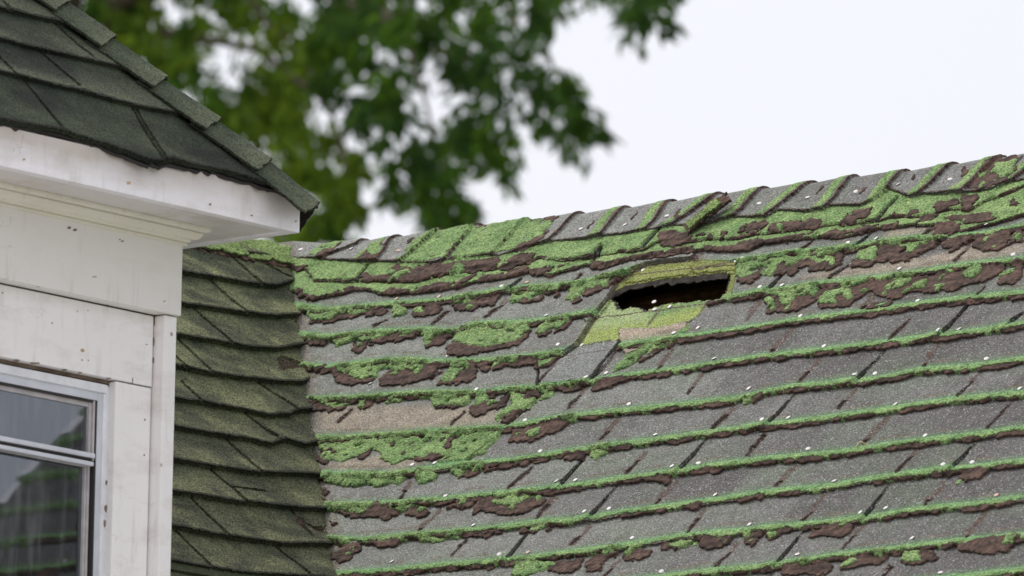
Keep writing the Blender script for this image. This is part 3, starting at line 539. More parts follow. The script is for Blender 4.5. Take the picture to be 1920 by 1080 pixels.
Hb = (.0005+.0050*tt**1.4).astype(np.float32)
Hb += ((fbm(AA/.25, BB/.12, 41, 2)-.5)*.005).astype(np.float32)  # waviness of the old shingles
# tabs lift at some joints, gaps are open
gap = np.zeros(AA.shape, np.float32); gapc = np.zeros(AA.shape, np.float32)
def groove(p, q, wpx, depth, curl, dark):
    x0, x1 = min(p[0], q[0])-75, max(p[0], q[0])+12; y0, y1 = min(p[1], q[1])-12, max(p[1], q[1])+25
    idx = np.nonzero((PX > x0) & (PX < x1) & (PY > y0) & (PY < y1))
    if not len(idx[0]): return
    X = PX[idx]+(f1[idx]-.5)*(3 if dark else 11); Y = PY[idx]
    d, t, side = segdist(X, Y, p, q)
    wv = wpx*(1 if dark else (.35+1.3*g2[idx]*f1[idx]*2))
    m = d < wv
    gv = gap[idx]; gv[m] = np.maximum(gv[m], depth); gap[idx] = gv
    if not dark:
        c = gapc[idx]; c[d < wv*1.7] = 1; gapc[idx] = c
    else:
        c = gapc[idx]; c[m] = np.maximum(c[m], .99); gapc[idx] = c
    if curl:
        rm_ = row[idx]; c_ = np.argmin((PX[idx]-(p[0]+q[0])/2)**2+(PY[idx]-(p[1]+q[1])/2)**2)
        L = (side < 0) & (d < 60) & (t > 0) & (rm_ == rm_[c_]); h = Hb[idx]
        h[L] += curl*((1-d[L]/60)**2)*t[L]**1.3; Hb[idx] = h
for p, q, dk in J: groove(p, q, 2.4 if dk else 2.6, .012 if dk else .005, .0055 if dk else 0, dk)
for s in SEAM:
    for p, q in zip(s[:-1], s[1:]): groove(p, q, 2.0, .008, 0, 1)
# repeat joints where the slope goes on beyond the photo is handled by the coarse sheets below
miss = inpoly(PX+(g1-.5)*5, PY+(g2-.5)*5, MISS)
Hb = np.where(miss, .0005, Hb).astype(np.float32)
def sheet(poly, dh, soft=2, warp=5):
    """an exposed scrap of shingle lying dh above the bared layer"""
    m = inpoly(PX+(g1-.5)*warp, PY+(g2-.5)*warp, poly)
    return m
scr = [([(1172,533),(1215,503),(1292,499),(1299,506),(1290,517),(1230,523)], .0025), ([(1300,512),(1307,504),(1382,494),(1380,507),(1310,514)], .003), ([(1168,545),(1175,536),(1290,520),(1380,507),(1378,514),(1290,527),(1172,546)], .0015),
       ([(1163,620),(1240,618),(1292,604),(1284,627),(1225,648),(1175,667),(1161,641)], .005), ([(1100,605),(1118,590),(1142,562),(1146,566),(1120,600),(1104,610)], .004)]
scm = []
for poly, dh in scr:
    m = sheet(poly, dh); scm.append(m); Hb = np.where(m, .0005+dh, Hb).astype(np.float32)
seamlift = inpoly(PX, PY, [(1190,508),(1215,497),(1310,486),(1290,470),(1100,505),(1040,560),(1010,640),(1050,668),(1085,650),(1120,592),(1143,562),(1160,530)])
dv, _, _ = segdist(PX, PY, (1190, 508), (1085, 650)); dv2, _, _ = segdist(PX, PY, (1190, 508), (1310, 486)); dv = np.minimum(dv, dv2)
Hb += np.where(seamlift & ~miss, .007*np.clip(1-dv/60, 0, 1), 0).astype(np.float32)
Hb -= gap*(Hb > .002)
QT = inpoly(PX, PY, [(1045,676),(1085,652),(1160,638),(1166,645),(1140,685),(1110,712),(1012,728),(1045,680)])
Hb = np.where(QT, .002+.006*np.clip((PY-640)/80, 0, 1), Hb).astype(np.float32)-gap*QT*.5
hole = inpoly(PX+(g1-.5)*7, PY+(g2-.5)*7, HOLE)

# ridge caps
cid = np.full(AA.shape, -1, np.int16); ce = []
for (x1, y1), (x0, y0) in CAPEDGE:
    at, bt = to_ab(x1, y1+11.); ab_, bb_ = to_ab(float(x0), float(y0)); ce.append((float(at), float(bt), float(ab_), float(bb_)))
def edge_a(e, B):
    at, bt, a0, b0 = e
    t = np.clip((B-b0)/(bt-b0), 0, 1.15)
    return a0+(at-a0)*t
capreg = BB > (cap_b[None]+(g1-.5)*.004)
cidv = np.zeros(AA.shape, np.int16); caprel = np.zeros(AA.shape, np.float32); capdist = np.full(AA.shape, 9., np.float32)
prev = None
EA = [edge_a(e, BB)+(f2-.5)*.010 for e in ce]
for e in EA: cidv += (AA > e)
leftE = np.stack([EA[0]-.12]+EA[:-1]+[EA[-1]]); rightE = np.stack(EA+[EA[-1]+.14])
jj, ii = np.indices(AA.shape)
le = leftE[np.minimum(cidv, len(EA)), jj, ii]; re_ = rightE[cidv, jj, ii]
caprel = np.clip((AA-le)/np.maximum(re_-le, .03), 0, 1); capdist = re_-AA
del leftE, rightE
Hc = .006+.006*caprel**1.2+.003*np.clip(1-(BB-cap_b[None])/.03, 0, 1)
cid = np.where(capreg, cidv, -1)
surf = np.where(capreg, Hc, Hb).astype(np.float32)

# felt and moss masks
nb = fbm(AA/.018, BB/.018, 51, 3); nc = fbm(AA/.05, BB/.05, 61, 2)
felt = np.zeros(AA.shape, bool); moss = np.zeros(AA.shape, bool)
for k in range(nS):
    tl, sl = Tl[k][None], Sl[k][None]
    if k == 0: mm = (BB < tl) & (BB > sl+.002+(nb-.5)*.006); ff = (BB < sl+.003) & (BB > sl-.001-nb*.004)
    elif k == 1: mm = (BB < tl-.002) & (BB > sl+.001+(nb-.5)*.008); ff = (BB < sl+.003) & (BB > sl-.001-nb*.005)
    else:
        mm = (BB < tl+(g1-.5)*.006) & (BB > sl+.001+(nb-.47)*.017)
        scal = .0015+.0032*np.abs(np.sin(AA*55+6*nc))+(nb-.5)*.018
        ff = (BB < sl+.012) & (BB > sl-scal) & (vn(AA/.045, AA*0+k*3.1, 171) > .22)
    felt |= ff; moss |= mm
moss &= ~capreg; felt &= ~capreg
# green strips and brown lips at the free ends of the ridge caps
strip = capreg & (capdist < .034+(nb-.5)*.012) & (capdist > .009+(g1-.5)*.008) & (cidv >= 6)
lip = capreg & (capdist < .0055+(nb-.5)*.010) & (cidv >= 0)
moss |= strip; felt |= lip
patchh = np.zeros(AA.shape, bool)
for kind, org, pts in PATCH:
    pg = inpoly(WX, WY, tile(org[0], org[1], pts))
    if kind == 'b': felt |= pg; moss &= ~pg
    else: moss |= pg
    patchh |= pg
nogo = miss | hole | inpoly(PX, PY, [(1060,655),(1165,630),(1150,690),(1100,712),(1060,690)])
keepE = inpoly(WX, WY, tile(*R22, [(740,580),(800,470),(850,420),(1250,290),(1330,190),(1350,230),(1270,320),(1000,440),(830,550)]))
moss &= ~(nogo & ~keepE); felt &= ~(nogo & ~keepE)
jd = (gap > .0115) & (row < 2) & ~capreg; moss &= ~jd; felt &= ~jd
thin = (vn(AA/.012, BB/.006, 77) > .78) & (vn(AA/.05, BB/.03, 78) > .45)    # small torn specks of brown in the moss
moss &= ~(thin & patchh)
topf = np.zeros(AA.shape)
for k in range(2, nS):
    d = Tl[k][None]-BB; topf = np.maximum(topf, ((d > -.006) & (d < .02))*(1-np.clip(d/.018, 0, 1)))
topf *= ~capreg
gm = blur(blur(moss, 1), 1); gf = blur(felt, 1); gmw = blur(moss, 3)
under = surf+0
# below each edge the felt keeps the height of the lifted edge for a finger's width
edge_up = np.zeros(AA.shape, np.float32)
for k in range(nS):
    d = Sl[k][None]-BB; m = (d > 0) & (d < .03); edge_up[m] = np.maximum(edge_up[m], (.0040-.12*d)[m])
Hf = np.maximum(surf, np.where(capreg, 0, edge_up))+(.0014+.0035*(fbm(AA/.02, BB/.005, 81, 3)-.35)+.0022*patchh)*(1-.6*capreg)*np.clip((gf-.3)/.4, 0, 1)
Hf = np.where(gf > .45, Hf, surf-.003)
over = np.where(felt & (gf > .45), Hf, surf)
over = np.where(moss & ~felt, np.maximum(surf, np.where(capreg | (row < 2), 0, edge_up)), over)
lump = (fbm(AA/.012, BB/.015, 91, 2)-.5)*.0028*(.5+.7*patchh)+(g2-.5)*.0012
Hm = over+(.0006+((.0018+.0022*patchh)*(.35+1.3*nc)*(1-.65*capreg)*np.clip((gmw-.35)/.5, 0, 1)+lump*np.clip(gmw*1.2, 0, 1))*(1-.9*topf)).astype(np.float32)*np.clip((gm-.3)/.4, 0, 1)
Hm = np.where(gm > .42, Hm, under-.004)

def place(H, shift=None):
    """roof coordinates (a, b, height) -> world, bending over the ridge"""
    R = .035; b = BB if shift is None else BB-shift
    s0 = np.broadcast_to(s_ridge[None], b.shape)
    L = R*math.radians(87); e = b-s0; phi = np.clip(e/R, 0, math.radians(87)); ex = np.clip(e-L, 0, None)
    cp, sp = np.cos(phi), np.sin(phi)
    vb_ = np.where(e <= 0, b, s0+(R+H)*sp+ex*cp); nn = np.where(e <= 0, H, -R+(R+H)*cp-ex*sp)
    return C0+AA[..., None]*UX+vb_[..., None]*VM+nn[..., None]*NM

# colours of the things themselves
def ramp3(c0, c1, f): return np.array(c0)[None, None]*(1-f[..., None])+np.array(c1)[None, None]*f[..., None]
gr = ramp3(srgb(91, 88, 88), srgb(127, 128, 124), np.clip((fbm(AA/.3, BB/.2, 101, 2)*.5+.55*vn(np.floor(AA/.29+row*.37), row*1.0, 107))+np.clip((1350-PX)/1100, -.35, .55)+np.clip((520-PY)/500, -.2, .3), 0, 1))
grn = np.clip((fbm(AA/.14, BB/.1, 111, 3)-.5)*2.2, 0, 1)*.35+np.clip(1-(BB-Tl[3][None])/5, 0, 0)
gr = gr*(1-grn[..., None])+np.array(srgb(108, 128, 100))*grn[..., None]
def tint(mask, c, amt=1.0, soft=4):
    global gr
    f = (blur(blur(mask, soft), soft)*amt)[..., None]; gr = gr*(1-f)+np.array(c)*f
for org, pts in ((R21, [(280,650),(1450,650),(1700,700),(1640,810),(800,850),(320,860)]), (R31, [(320,260),(780,170),(1120,210),(1000,290),(400,300)]),
                 (R13, [(850,700),(900,590),(1240,590),(1200,660)]), (R13, [(640,900),(1120,820),(1560,720),(1640,780),(1920,700),(1920,800),(1500,860),(900,950),(420,1000),(200,960)])):
    tint(inpoly(WX, WY, tile(org[0], org[1], pts)), srgb(148, 137, 122), .85)
tint(miss, srgb(142, 156, 86), 1, 1)
tint(inpoly(PX, PY, [(1140,563),(1240,570),(1225,600),(1100,620),(1120,590)]), srgb(144, 160, 116), .8, 6)
tint(inpoly(PX, PY, [(1225,578),(1375,545),(1372,562),(1320,572),(1215,600)]), srgb(94, 126, 82), .8, 5)
tint(miss & (PY < 548), srgb(116, 122, 62), 1, 1)
tint(scm[0] | scm[1], srgb(128, 134, 70), 1, 1); tint(scm[3], srgb(158, 144, 128), 1, 1)
# brownish dashes where the sealing strip shows, and a green film just above every mossy edge
for k in range(2, nS):
    d = BB-Tl[k][None]
    dash = (np.abs(d-.017) < .0045) & (vn(AA/.03, AA*0+k*7.3, 121) > .60)
    tint(dash, srgb(104, 84, 78), .6, 1)
    film = np.clip(1-np.abs(d)/.02, 0, 1)*(d > -.02)*(~miss); gr = gr*(1-.55*film[..., None])+np.array(srgb(96, 132, 88))*.55*film[..., None]
gr[QT] = srgb(122, 124, 121)
gc = blur(gapc > 0, 1)[..., None]; gr = gr*(1-gc*.85)+np.array(srgb(84, 66, 60))*gc*.85
gd = blur(gap > .0115, 1)[..., None]; gr = gr*(1-gd)+np.array(srgb(30, 34, 28))*gd
edge_d = (dlo < .004) & ~capreg; gr[edge_d] = srgb(80, 62, 56)
gr = np.where(capreg[..., None] & (capdist < .006)[..., None], np.array(srgb(80, 62, 56)), gr)
cedge = capreg & ((BB-cap_b[None]) < .004); gr[cedge] = srgb(74, 60, 55)
vd = AA-valley_a(BB)[...]; tint((vd < .022+.05*(nb-.45)) & (vd > -.05), srgb(92, 76, 68), .8, 1); tint((vd < .03+.08*(f1-.45)) & (vd > -.05), srgb(120, 116, 108), .6, 1)

nf = fbm(AA/.012, BB/.012, 131, 2)
nf = np.clip(nf*.6+.9*(fbm(AA/.05, BB/.012, 137, 3)-.3), 0, 1); fc = ramp3(srgb(46, 37, 33), srgb(100, 80, 71), nf)
nm = fbm(AA/.03, BB/.03, 141, 3)
mc = ramp3(srgb(112, 142, 90), srgb(138, 162, 106), np.clip(nm*1.6-.3, 0, 1))
tf = topf[..., None]*.75; mc = mc*(1-tf)+np.array(srgb(112, 158, 110))*tf
blk = np.clip((fbm(AA/.02, BB/.02, 151, 3)-.60)*6, 0, 1)[..., None]*.4; mc = mc*(1-blk)+np.array(srgb(86, 104, 60))*blk

# which cells
AEND = 1.985                       # the gable edge, mirrored in the window
vis = (PX > -60+500) & (PX < 1990) & (PY > 215) & (PY < 1110) & (BB < s_ridge[None]+.16)
vis &= (AA > valley_a(BB)-.03) & (AA < AEND)
cell = lambda m: m[:-1, :-1] & m[1:, :-1] & m[:-1, 1:] & m[1:, 1:]
cellor = lambda m: m[:-1, :-1] | m[1:, :-1] | m[:-1, 1:] | m[1:, 1:]
vc = cell(vis)
dl = np.where(dlo >= 0, dlo, 9)
shiftb = (.0055*np.exp(-dl/.005)*(Hb > .003)).astype(np.float32)
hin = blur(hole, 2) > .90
Hb2 = np.where(hole, -.004, Hb); gr[blur(hole, 1) > .6] = srgb(24, 20, 17)  # sunken rim painted near black, standing in for the darkness inside
main_roof = empty('main_roof', (0, 0, 4.6), house); tag(main_roof, 'grey granule slope with rows of lifted tabs and a torn hole under the ridge')
basecap = blur(capreg, 4) > .98
grid_obj('shingle_courses', place(Hb2, shiftb), vc & ~cell(hin) & ~cell(basecap), M_SHINGLE, main_roof, gr)
sh_c = (.004*np.exp(-np.clip(BB-cap_b[None], 0, 9)/.005)).astype(np.float32)
for i in range(len(ce)+1):
    own = capreg & (cidv == i); m = cellor(own) & vc
    if m.sum() < 50: continue
    near = blur(own, 3) > 0
    jr = np.nonzero(m.any(1))[0]; ir = np.nonzero(m.any(0))[0]
    H = np.where(own, Hc, np.where(capreg, surf-.002, Hb-.001))
    grid_obj('ridge_cap', place(H, np.where(own, sh_c, 0)), m, M_SHINGLE, main_roof, gr)
def under_shift(g, c, amt):
    q = np.zeros_like(g); q[3:-3] = np.clip(g[6:]-g[:-6], 0, 1); return np.where(g > c, amt*q, 0).astype(np.float32)
grid_obj('torn_felt', place(np.where(hole, -.02, Hf), under_shift(gf, .5, .0055)), cellor(gf > .45) & vc & ~cell(hole), M_FELT, main_roof, fc, True)
moss_o = grid_obj('moss', place(Hm, under_shift(gm, .5, .0035)), cellor(gm > .42) & vc & ~cell(hole), M_MOSS, None, mc, True)
tag(moss_o, 'bright green moss growing in strips and cushions along the shingle edges', 'moss', kind='stuff')

# the same slope beyond the fine part: coarser courses, built row by row
bc = np.array([float(np.median(Sl[k])) for k in range(2, nS)]); pitch = float(np.mean(-np.diff(bc)))
BEAVE = B0-0.55
k5 = 5
cc = ~blur(vc, 1).astype(bool) | (blur(vc, 1) < .999)
cm = (~vc)
sub = cm[:(cm.shape[0]//k5)*k5, :(cm.shape[1]//k5)*k5].reshape(cm.shape[0]//k5, k5, cm.shape[1]//k5, k5).any((1, 3))
Pc = place(np.where(hole, 0, surf)-.004)[::k5, ::k5][:sub.shape[0]+1, :sub.shape[1]+1]
okc = ((AA > valley_a(BB)-.12) & (AA < AEND+.01))[::k5, ::k5][:Pc.shape[0], :Pc.shape[1]]
nearhole = blur(hole, 6)[::k5, ::k5][:Pc.shape[0], :Pc.shape[1]] > 0
sub = sub[:Pc.shape[0]-1, :Pc.shape[1]-1] & cell(okc) & ~cellor(nearhole)
invis = cell(vis[::k5, ::k5][:Pc.shape[0], :Pc.shape[1]])
grid_obj('shingle_courses', Pc, sub & ~invis, M_SHINGLE, main_roof, gr[::k5, ::k5][:Pc.shape[0], :Pc.shape[1]])

def coarse(name, H, g, thr, mt, par, colr):
    Q = place(H)[::4, ::4]; gg = (g > thr)[::4, ::4]; v4 = cell(vis[::4, ::4]); inside = cell(((AA > valley_a(BB)-.05) & (AA < AEND))[::4, ::4])
    return grid_obj(name, Q, cellor(gg) & ~v4 & inside, mt, par, colr[::4, ::4], True)
coarse('moss', Hm, gm, .42, M_MOSS, moss_o, mc)
def flatcol(n, c): return np.tile(np.array(c, float), (n, 1))
# right-hand end up to the gable and the strip down to the eaves
V = []; F = []; MV = []; MF = []
def wedge(Vl, Fl, a0, a1, bt, bb, h0, h1, o=C0, u=UX, v=VM, n=NM):
    k = len(Vl)
    for a, b, h in ((a0, bt, h0), (a1, bt, h0), (a1, bb, h1), (a0, bb, h1), (a0, bb, -.004), (a1, bb, -.004)):
        Vl.append(o+a*u+b*v+h*n)
    Fl += [(k, k+3, k+2, k+1), (k+3, k+4, k+5, k+2)]
rb = float(s_ridge[-1]); edges_r = [float(Sl[k][-1]) for k in range(nS)]
e = edges_r[-1]
while e > BEAVE: e -= pitch; edges_r.append(e)
top = rb+.03
eb = [float(np.mean(Sl[-1]))]; top = B0+.005
e = float(np.median(Sl[-1]))-pitch
while e > B0: e -= pitch
first = True
while top > BEAVE:
    wedge(V, F, float(valley_a(np.array(top)))-.3, AEND, top, max(e, BEAVE-.01), .000, .008)
    wedge(MV, MF, float(valley_a(np.array(e)))-.1, AEND, e+.024, e-.004, .010, .014); top = e; e -= pitch
mesh_np('shingle_courses', V, F, M_SHINGLE, main_roof, flatcol(len(V), srgb(118, 118, 116)))
mo = mesh_np('moss', MV, MF, M_MOSS, moss_o, flatcol(len(MV), srgb(118, 142, 88)))
# back slope, ridge cover of the unseen end, gable and eaves walls, attic floor
PB = lambda a, b, n=0: C0+a*UX+b*VM+n*NM
VBK = np.array([0, math.cos(TH), -math.sin(TH)])
zr = float(PB(0, rb+.035)[2]); yr = float(PB(0, rb+.035)[1]); AL = float(A0)-.6
m = MB(); y1 = yr+2.4
m.hexa([(AL, yr-.004, zr-.035), (AEND, yr-.004, zr-.035), (AEND, y1, zr-.035-2.4*math.tan(TH)), (AL, y1, zr-.035-2.4*math.tan(TH)),
        (AL, yr-.004, zr-.055), (AEND, yr-.004, zr-.055), (AEND, y1, zr-.055-2.4*math.tan(TH)), (AL, y1, zr-.055-2.4*math.tan(TH))])
m.build('back_slope', M_FELT2 if 'M_FELT2' in globals() else M_DARK, main_roof)
pe = PB(0, BEAVE); ye, ze = float(pe[1]), float(pe[2])
m = MB(); m.box(AL, AEND-.1, ye+.12, ye+.24, 0, ze+.02); m.box(AL, AEND-.1, y1-.2, y1-.1, 0, ze+.02)
k = len(m.v); xg = AEND-.16
gy = [(ye+.13, ze-.03), (yr, zr-.12), (y1-.12, ze-.03)]
m.v += [(xg, ye+.13, 0), (xg, y1-.12, 0)]+[(xg, y, z) for y, z in reversed(gy)]
m.v += [(xg+.1, ye+.13, 0), (xg+.1, y1-.12, 0)]+[(xg+.1, y, z) for y, z in reversed(gy)]
m.f += [[k+i for i in range(5)], [k+5+i for i in range(5)]]+[[k+i, k+(i+1) % 5, k+5+(i+1) % 5, k+5+i] for i in range(5)]
m.build('wall', M_WHITE, house)
m = MB(); m.hexa([PB(AEND-.02, BEAVE-.02, -.16), PB(AEND-.02, rb+.03, -.16), PB(AEND-.02, rb+.03, .0), PB(AEND-.02, BEAVE-.02, .0),
                  PB(AEND+.005, BEAVE-.02, -.16), PB(AEND+.005, rb+.03, -.16), PB(AEND+.005, rb+.03, .0), PB(AEND+.005, BEAVE-.02, .0)])
m.build('rake_board', M_FASCIA, main_roof)
# inside: attic floor, rafters and a sagging board seen through the hole
ah, bh = to_ab(np.array([1150., 1370.]), np.array([570., 540.])); am = float(ah.mean()); bm_ = float(bh.mean())
MB().box(AL, AEND-.2, ye+.2, y1-.2, ze-.06, ze-.02).build('attic_floor', M_DARK, main_roof)
def beam(pa, pb, w_, h_, name, mt):
    pa = np.array(pa); pb = np.array(pb); d = (pb-pa)/np.linalg.norm(pb-pa); s_ = np.cross(d, NM); s_ /= np.linalg.norm(s_); t_ = np.cross(s_, d)
    q = [pa-s_*w_/2-t_*h_/2, pa+s_*w_/2-t_*h_/2, pa+s_*w_/2+t_*h_/2, pa-s_*w_/2+t_*h_/2]
    MB().hexa(q+[x+(pb-pa) for x in q]).build(name, mt, main_roof, .002)
p0 = hit(np.array(1120.), np.array(584.), C0-NM*.065, NM); p1 = hit(np.array(1440.), np.array(532.), C0-NM*.065, NM)
beam(p0, p1, .026, .02, 'sheathing_board', M_WOOD)
for da in (-.30, .36, .8):
    beam(PB(am+da, BEAVE+.1, -.11), PB(am+da, rb-.05, -.11), .04, .12, 'rafter', M_DARK)
TAN = {(744,562), (990,532), (1186,509), (992,1040), (1870,932), (824,559), (751,477)}
# ragged strip of underlay hanging at the top of the hole
ux = np.linspace(1150, 1366, 120); uy = np.interp(ux, [1150, 1172, 1235, 1297, 1347, 1371], [556, 543, 531, 525, 518, 520])
dr = 1+7*fbm(ux/9, ux*0, 161, 3)+5*np.clip(vn(ux/16, ux*0, 163)-.6, 0, 1)
ua, ub = to_ab(ux, uy-4); _, uc = to_ab(ux, uy+dr)
Vu = [PB(a, b, .0025) for a, b in zip(ua, ub)]+[PB(a+.004, c, -.001+.004*h) for a, c, h in zip(ua, uc, vn(ux/7, ux*0, 165))]
Vu += [p-NM*.0025 for p in Vu]; nu_ = len(ux)
Fu = [(i, i+1, nu_+i+1, nu_+i) for i in range(nu_-1)]+[(2*nu_+i, 3*nu_+i, 3*nu_+i+1, 2*nu_+i+1) for i in range(nu_-1)]+[(nu_+i, nu_+i+1, 3*nu_+i+1, 3*nu_+i) for i in range(nu_-1)]
mesh_np('torn_underlay', Vu, Fu, M_FELT, main_roof, ramp3(srgb(20, 18, 16), srgb(58, 54, 48), vn(np.arange(len(Vu))/3., np.zeros(len(Vu)), 167)[None])[0])
# nail heads
nails = empty('nails', (0, 0, 4.6), main_roof) if False else main_roof
for i, (x, y) in enumerate(NAILS):
    m = MB()
    a, b = to_ab(float(x), float(y)); ia = int(round((a-Aax[0])/STEP)); ib = int(round((b-Bax[0])/STEP))
    h = float(np.nanmax([Hb[ib, ia] if not capreg[ib, ia] else Hc[ib, ia], 0]))+.001
    e0 = float(s_ridge[ia]); P = PB(a, b, h) if b <= e0 else place(np.full(AA[ib:ib+1].shape, h))[0, ia] if False else PB(a, b-.002, h-.002)
    rs = random.Random(i); n_ = NM+.25*np.array([rs.uniform(-1, 1), rs.uniform(-1, 1), 0]); n_ /= np.linalg.norm(n_)
    e1 = np.cross(n_, UX); e1 /= np.linalg.norm(e1); e2 = np.cross(n_, e1); k = len(m.v); K = 12; R_ = .0050
    for rr, hh in ((R_, 0), (R_, .0004), (R_*.6, .0008)):
        m.v += [tuple(P+n_*hh+rr*(math.cos(6.2832*j/K)*e1+math.sin(6.2832*j/K)*e2)) for j in range(K)]
    for q in (0, 1): m.f += [[k+q*K+j, k+q*K+(j+1) % K, k+(q+1)*K+(j+1) % K, k+(q+1)*K+j] for j in range(K)]
    m.f += [[k+2*K+j for j in range(K)]]
    m.build('nail_head', M_NAIL2 if (x, y) in TAN else M_NAIL, main_roof, smooth=True)

# corner of the bay's wall and of its eaves
Wc = CAM+ray(340., 587.)*15.4; XW, YW = float(Wc[0]), float(Wc[1])
r_ = ray(562., 435.); t_ = (CAM[1]-YW-CAM[0]+XW)/(r_[0]-r_[1]); Pf = CAM+r_*t_
XF, YF, ZS = float(Pf[0]), float(Pf[1]), float(Pf[2]); OV = XF-XW

# ------------------------------------------------------------------ darker side roof (left of the valley)
VL = V1-V2; VL = VL-(VL @ UY)*UY; VL /= np.linalg.norm(VL); NL = np.cross(VL, UY); NL = NL if NL[2] > 0 else -NL
def slope(name, parent, O, U, V, Nn, lines, joints, tears, step, win, mat, colf, right=None, lift=.008, jag=.004, cut=None, seed=0, gw=1.6, extra=None):
    """a shingled plane whose course edges and joints follow the photo; win = (px0, px1, py0, py1)"""
    cs = hit(np.array([win[0], win[1], win[1], win[0]], float), np.array([win[2], win[2], win[3], win[3]], float), O, Nn)-O
    u0, u1 = (cs @ U).min(), (cs @ U).max(); v0, v1 = (cs @ V).min(), (cs @ V).max()
    Ua = np.arange(u0, u1, step); Va = np.arange(v0, v1, step); UU, VV = np.meshgrid(Ua, Va)
    X, Y = proj(O+UU[..., None]*U+VV[..., None]*V)
    n1 = fbm(UU/.02, VV/.02, seed+1, 3); n2 = fbm(UU/.006, VV/.006, seed+2, 2)
    L = []
    for i, ln in enumerate(lines):
        ln = np.array(ln, float); t = np.linspace(0, 1, 30); xs = np.concatenate([p[0]+(q[0]-p[0])*t for p, q in zip(ln[:-1], ln[1:])]); ys = np.concatenate([p[1]+(q[1]-p[1])*t for p, q in zip(ln[:-1], ln[1:])])
        P = hit(xs, ys, O, Nn)-O; a = P @ U; b = P @ V; o = np.argsort(a)
        L.append(np.interp(Ua, a[o], b[o])+(fbm(Ua/.02, Ua*0+i, seed+9, 3)-.5)*jag)
    L = np.array(L); rw = np.zeros(UU.shape, int)
    for l in L: rw += VV < l[None]
    up_ = np.vstack([L[:1]+.13, L]); lo_ = np.vstack([L, L[-1:]-.13]); c_ = np.broadcast_to(np.arange(len(Ua))[None], UU.shape)
    ub, lb = up_[rw, c_], lo_[rw, c_]; t_ = np.clip((ub-VV)/np.maximum(ub-lb, .03), 0, 1); d_ = VV-lb
    H = .0005+lift*t_**1.3+(fbm(UU/.2, VV/.1, seed+3, 2)-.5)*.006
    g = np.zeros(UU.shape)
    for p, q in joints:
        p = np.array(p, float); q = np.array(q, float); p, q = p-.14*(q-p), q+.05*(q-p)
        d, t, s = segdist(X+(n1-.5)*3, Y, p, q); mj = np.argmin((X-(p[0]+q[0])/2)**2+(Y-(p[1]+q[1])/2)**2); g[(d < gw*(.6+n2*.9)) & (rw == rw.flat[mj])] = 1
        l = (s > 0) & (d < 50) & (t > 0) & (rw == rw.flat[mj]); H[l] += .002*(1-d[l]/50)**2*t[l]
    H = np.where(g > 0, H-.006, H)
    tr = np.zeros(UU.shape, bool)
    for pts in tears: tr |= inpoly(X+(n2-.5)*10, Y+(n2-.5)*8, pts)
    H = np.where(tr, -.004+n2*.003, H)
    col = colf(UU, VV, t_, n1, rw)
    for msk, c in ((blur(g, 1), srgb(38, 38, 28)), (blur(tr, 1), srgb(66, 54, 46)), (((d_ < .0055) & (d_ >= 0)).astype(float), srgb(30, 30, 24))):
        f = msk[..., None]*.9; col = col*(1-f)+np.array(c)*f
    keep = np.ones(UU.shape, bool)
    if right is not None:
        over_ = UU-right(VV)-(n1-.5)*.05-.008
        H = np.where(over_ > 0, -.015, H); keep &= over_ < .02
        f = ((over_ > -.003) & (over_ < .02))[..., None]*.8; col = col*(1-f)+np.array(srgb(96, 76, 66))*f
    if cut is not None: keep &= cut(UU, VV)
    H = H+(n2-.5)*.0012
    if extra is not None: H = extra(UU, VV, X, Y, H)
    sh = np.where((d_ >= 0) & (H > .002), .005*np.exp(-d_/.004), 0)
    P = O+UU[..., None]*U+(VV-sh)[..., None]*V+H[..., None]*Nn
    return grid_obj(name, P, cell(keep), mat, parent, col), (u0, u1, v0, v1)
side_roof = empty('side_roof', (-1, -1, 4.6), house); tag(side_roof, 'shaded dark olive slope of unbroken tabs left of the valley')
SLN = [[(356,463),(403,469),(459,481),(514,487),(545,488)], [(345,517),(403,526),(484,539),(500,541),(514,541),(542,533)], [(342,574),(403,584),(453,592),(514,599),(552,596)], [(337,635),(403,646),(459,656),(514,659),(566,651)],
 [(337,695),(389,706),(459,714),(520,721),(560,722),(577,716)], [(338,755),(371,760),(443,772),(496,783),(540,782),(549,775),(580,772)], [(338,809),(425,825),(505,837),(530,828),(566,839),(590,834)], [(336,871),(425,885),(482,893),(594,895)],
 [(332,930),(450,948),(520,954),(601,960)], [(330,994),(425,1011),(531,1024),(614,1025)], [(327,1059),(390,1071),(460,1080),(600,1088)], [(320,1125),(600,1150)]]
SJ = [((428,477),(484,539)), ((398,530),(456,592)), ((370,584),(428,648)), ((338,641),(392,706)), ((341,723),(371,758)), ((491,723),(549,770)), ((459,776),(513,823)), ((424,827),(482,892)), ((394,881),(454,946)), ((364,943),(422,1010)),
 ((332,999),(392,1071)), ((519,1024),(573,1080)), ((549,960),(580,1006)), ((500,500),(538,525)), ((310,660),(345,700)), ((440,920),(490,926))]
STEAR = [[(520,676),(526,666),(568,684),(566,693),(522,697)], [(549,960),(573,978),(566,992),(583,1006),(562,990)], [(459,776),(513,823),(505,822)], [(575,985),(612,990),(608,1005),(590,1000)]]
vu = lambda P: ((P-V1) @ UY, (P-V1) @ VL)
(uv1, vv1), (uv2, vv2) = vu(V1), vu(V2)
rightf = lambda v: uv1+(v-vv1)*(uv2-uv1)/(vv2-vv1)
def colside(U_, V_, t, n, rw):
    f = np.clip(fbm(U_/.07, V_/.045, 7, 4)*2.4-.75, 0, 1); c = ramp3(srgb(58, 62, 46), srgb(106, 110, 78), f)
    d = np.clip(.55-t, 0, .55)[..., None]; c = c*(1-d)+np.array(srgb(50, 59, 45))*d  # shade below the overlapping edge painted into each tab's top
    lo_ = np.clip((-V_+vv1-.25)/1.2, 0, .5)[..., None]; return c*(1-lo_*.7)+np.array(srgb(62, 62, 50))*lo_*.7
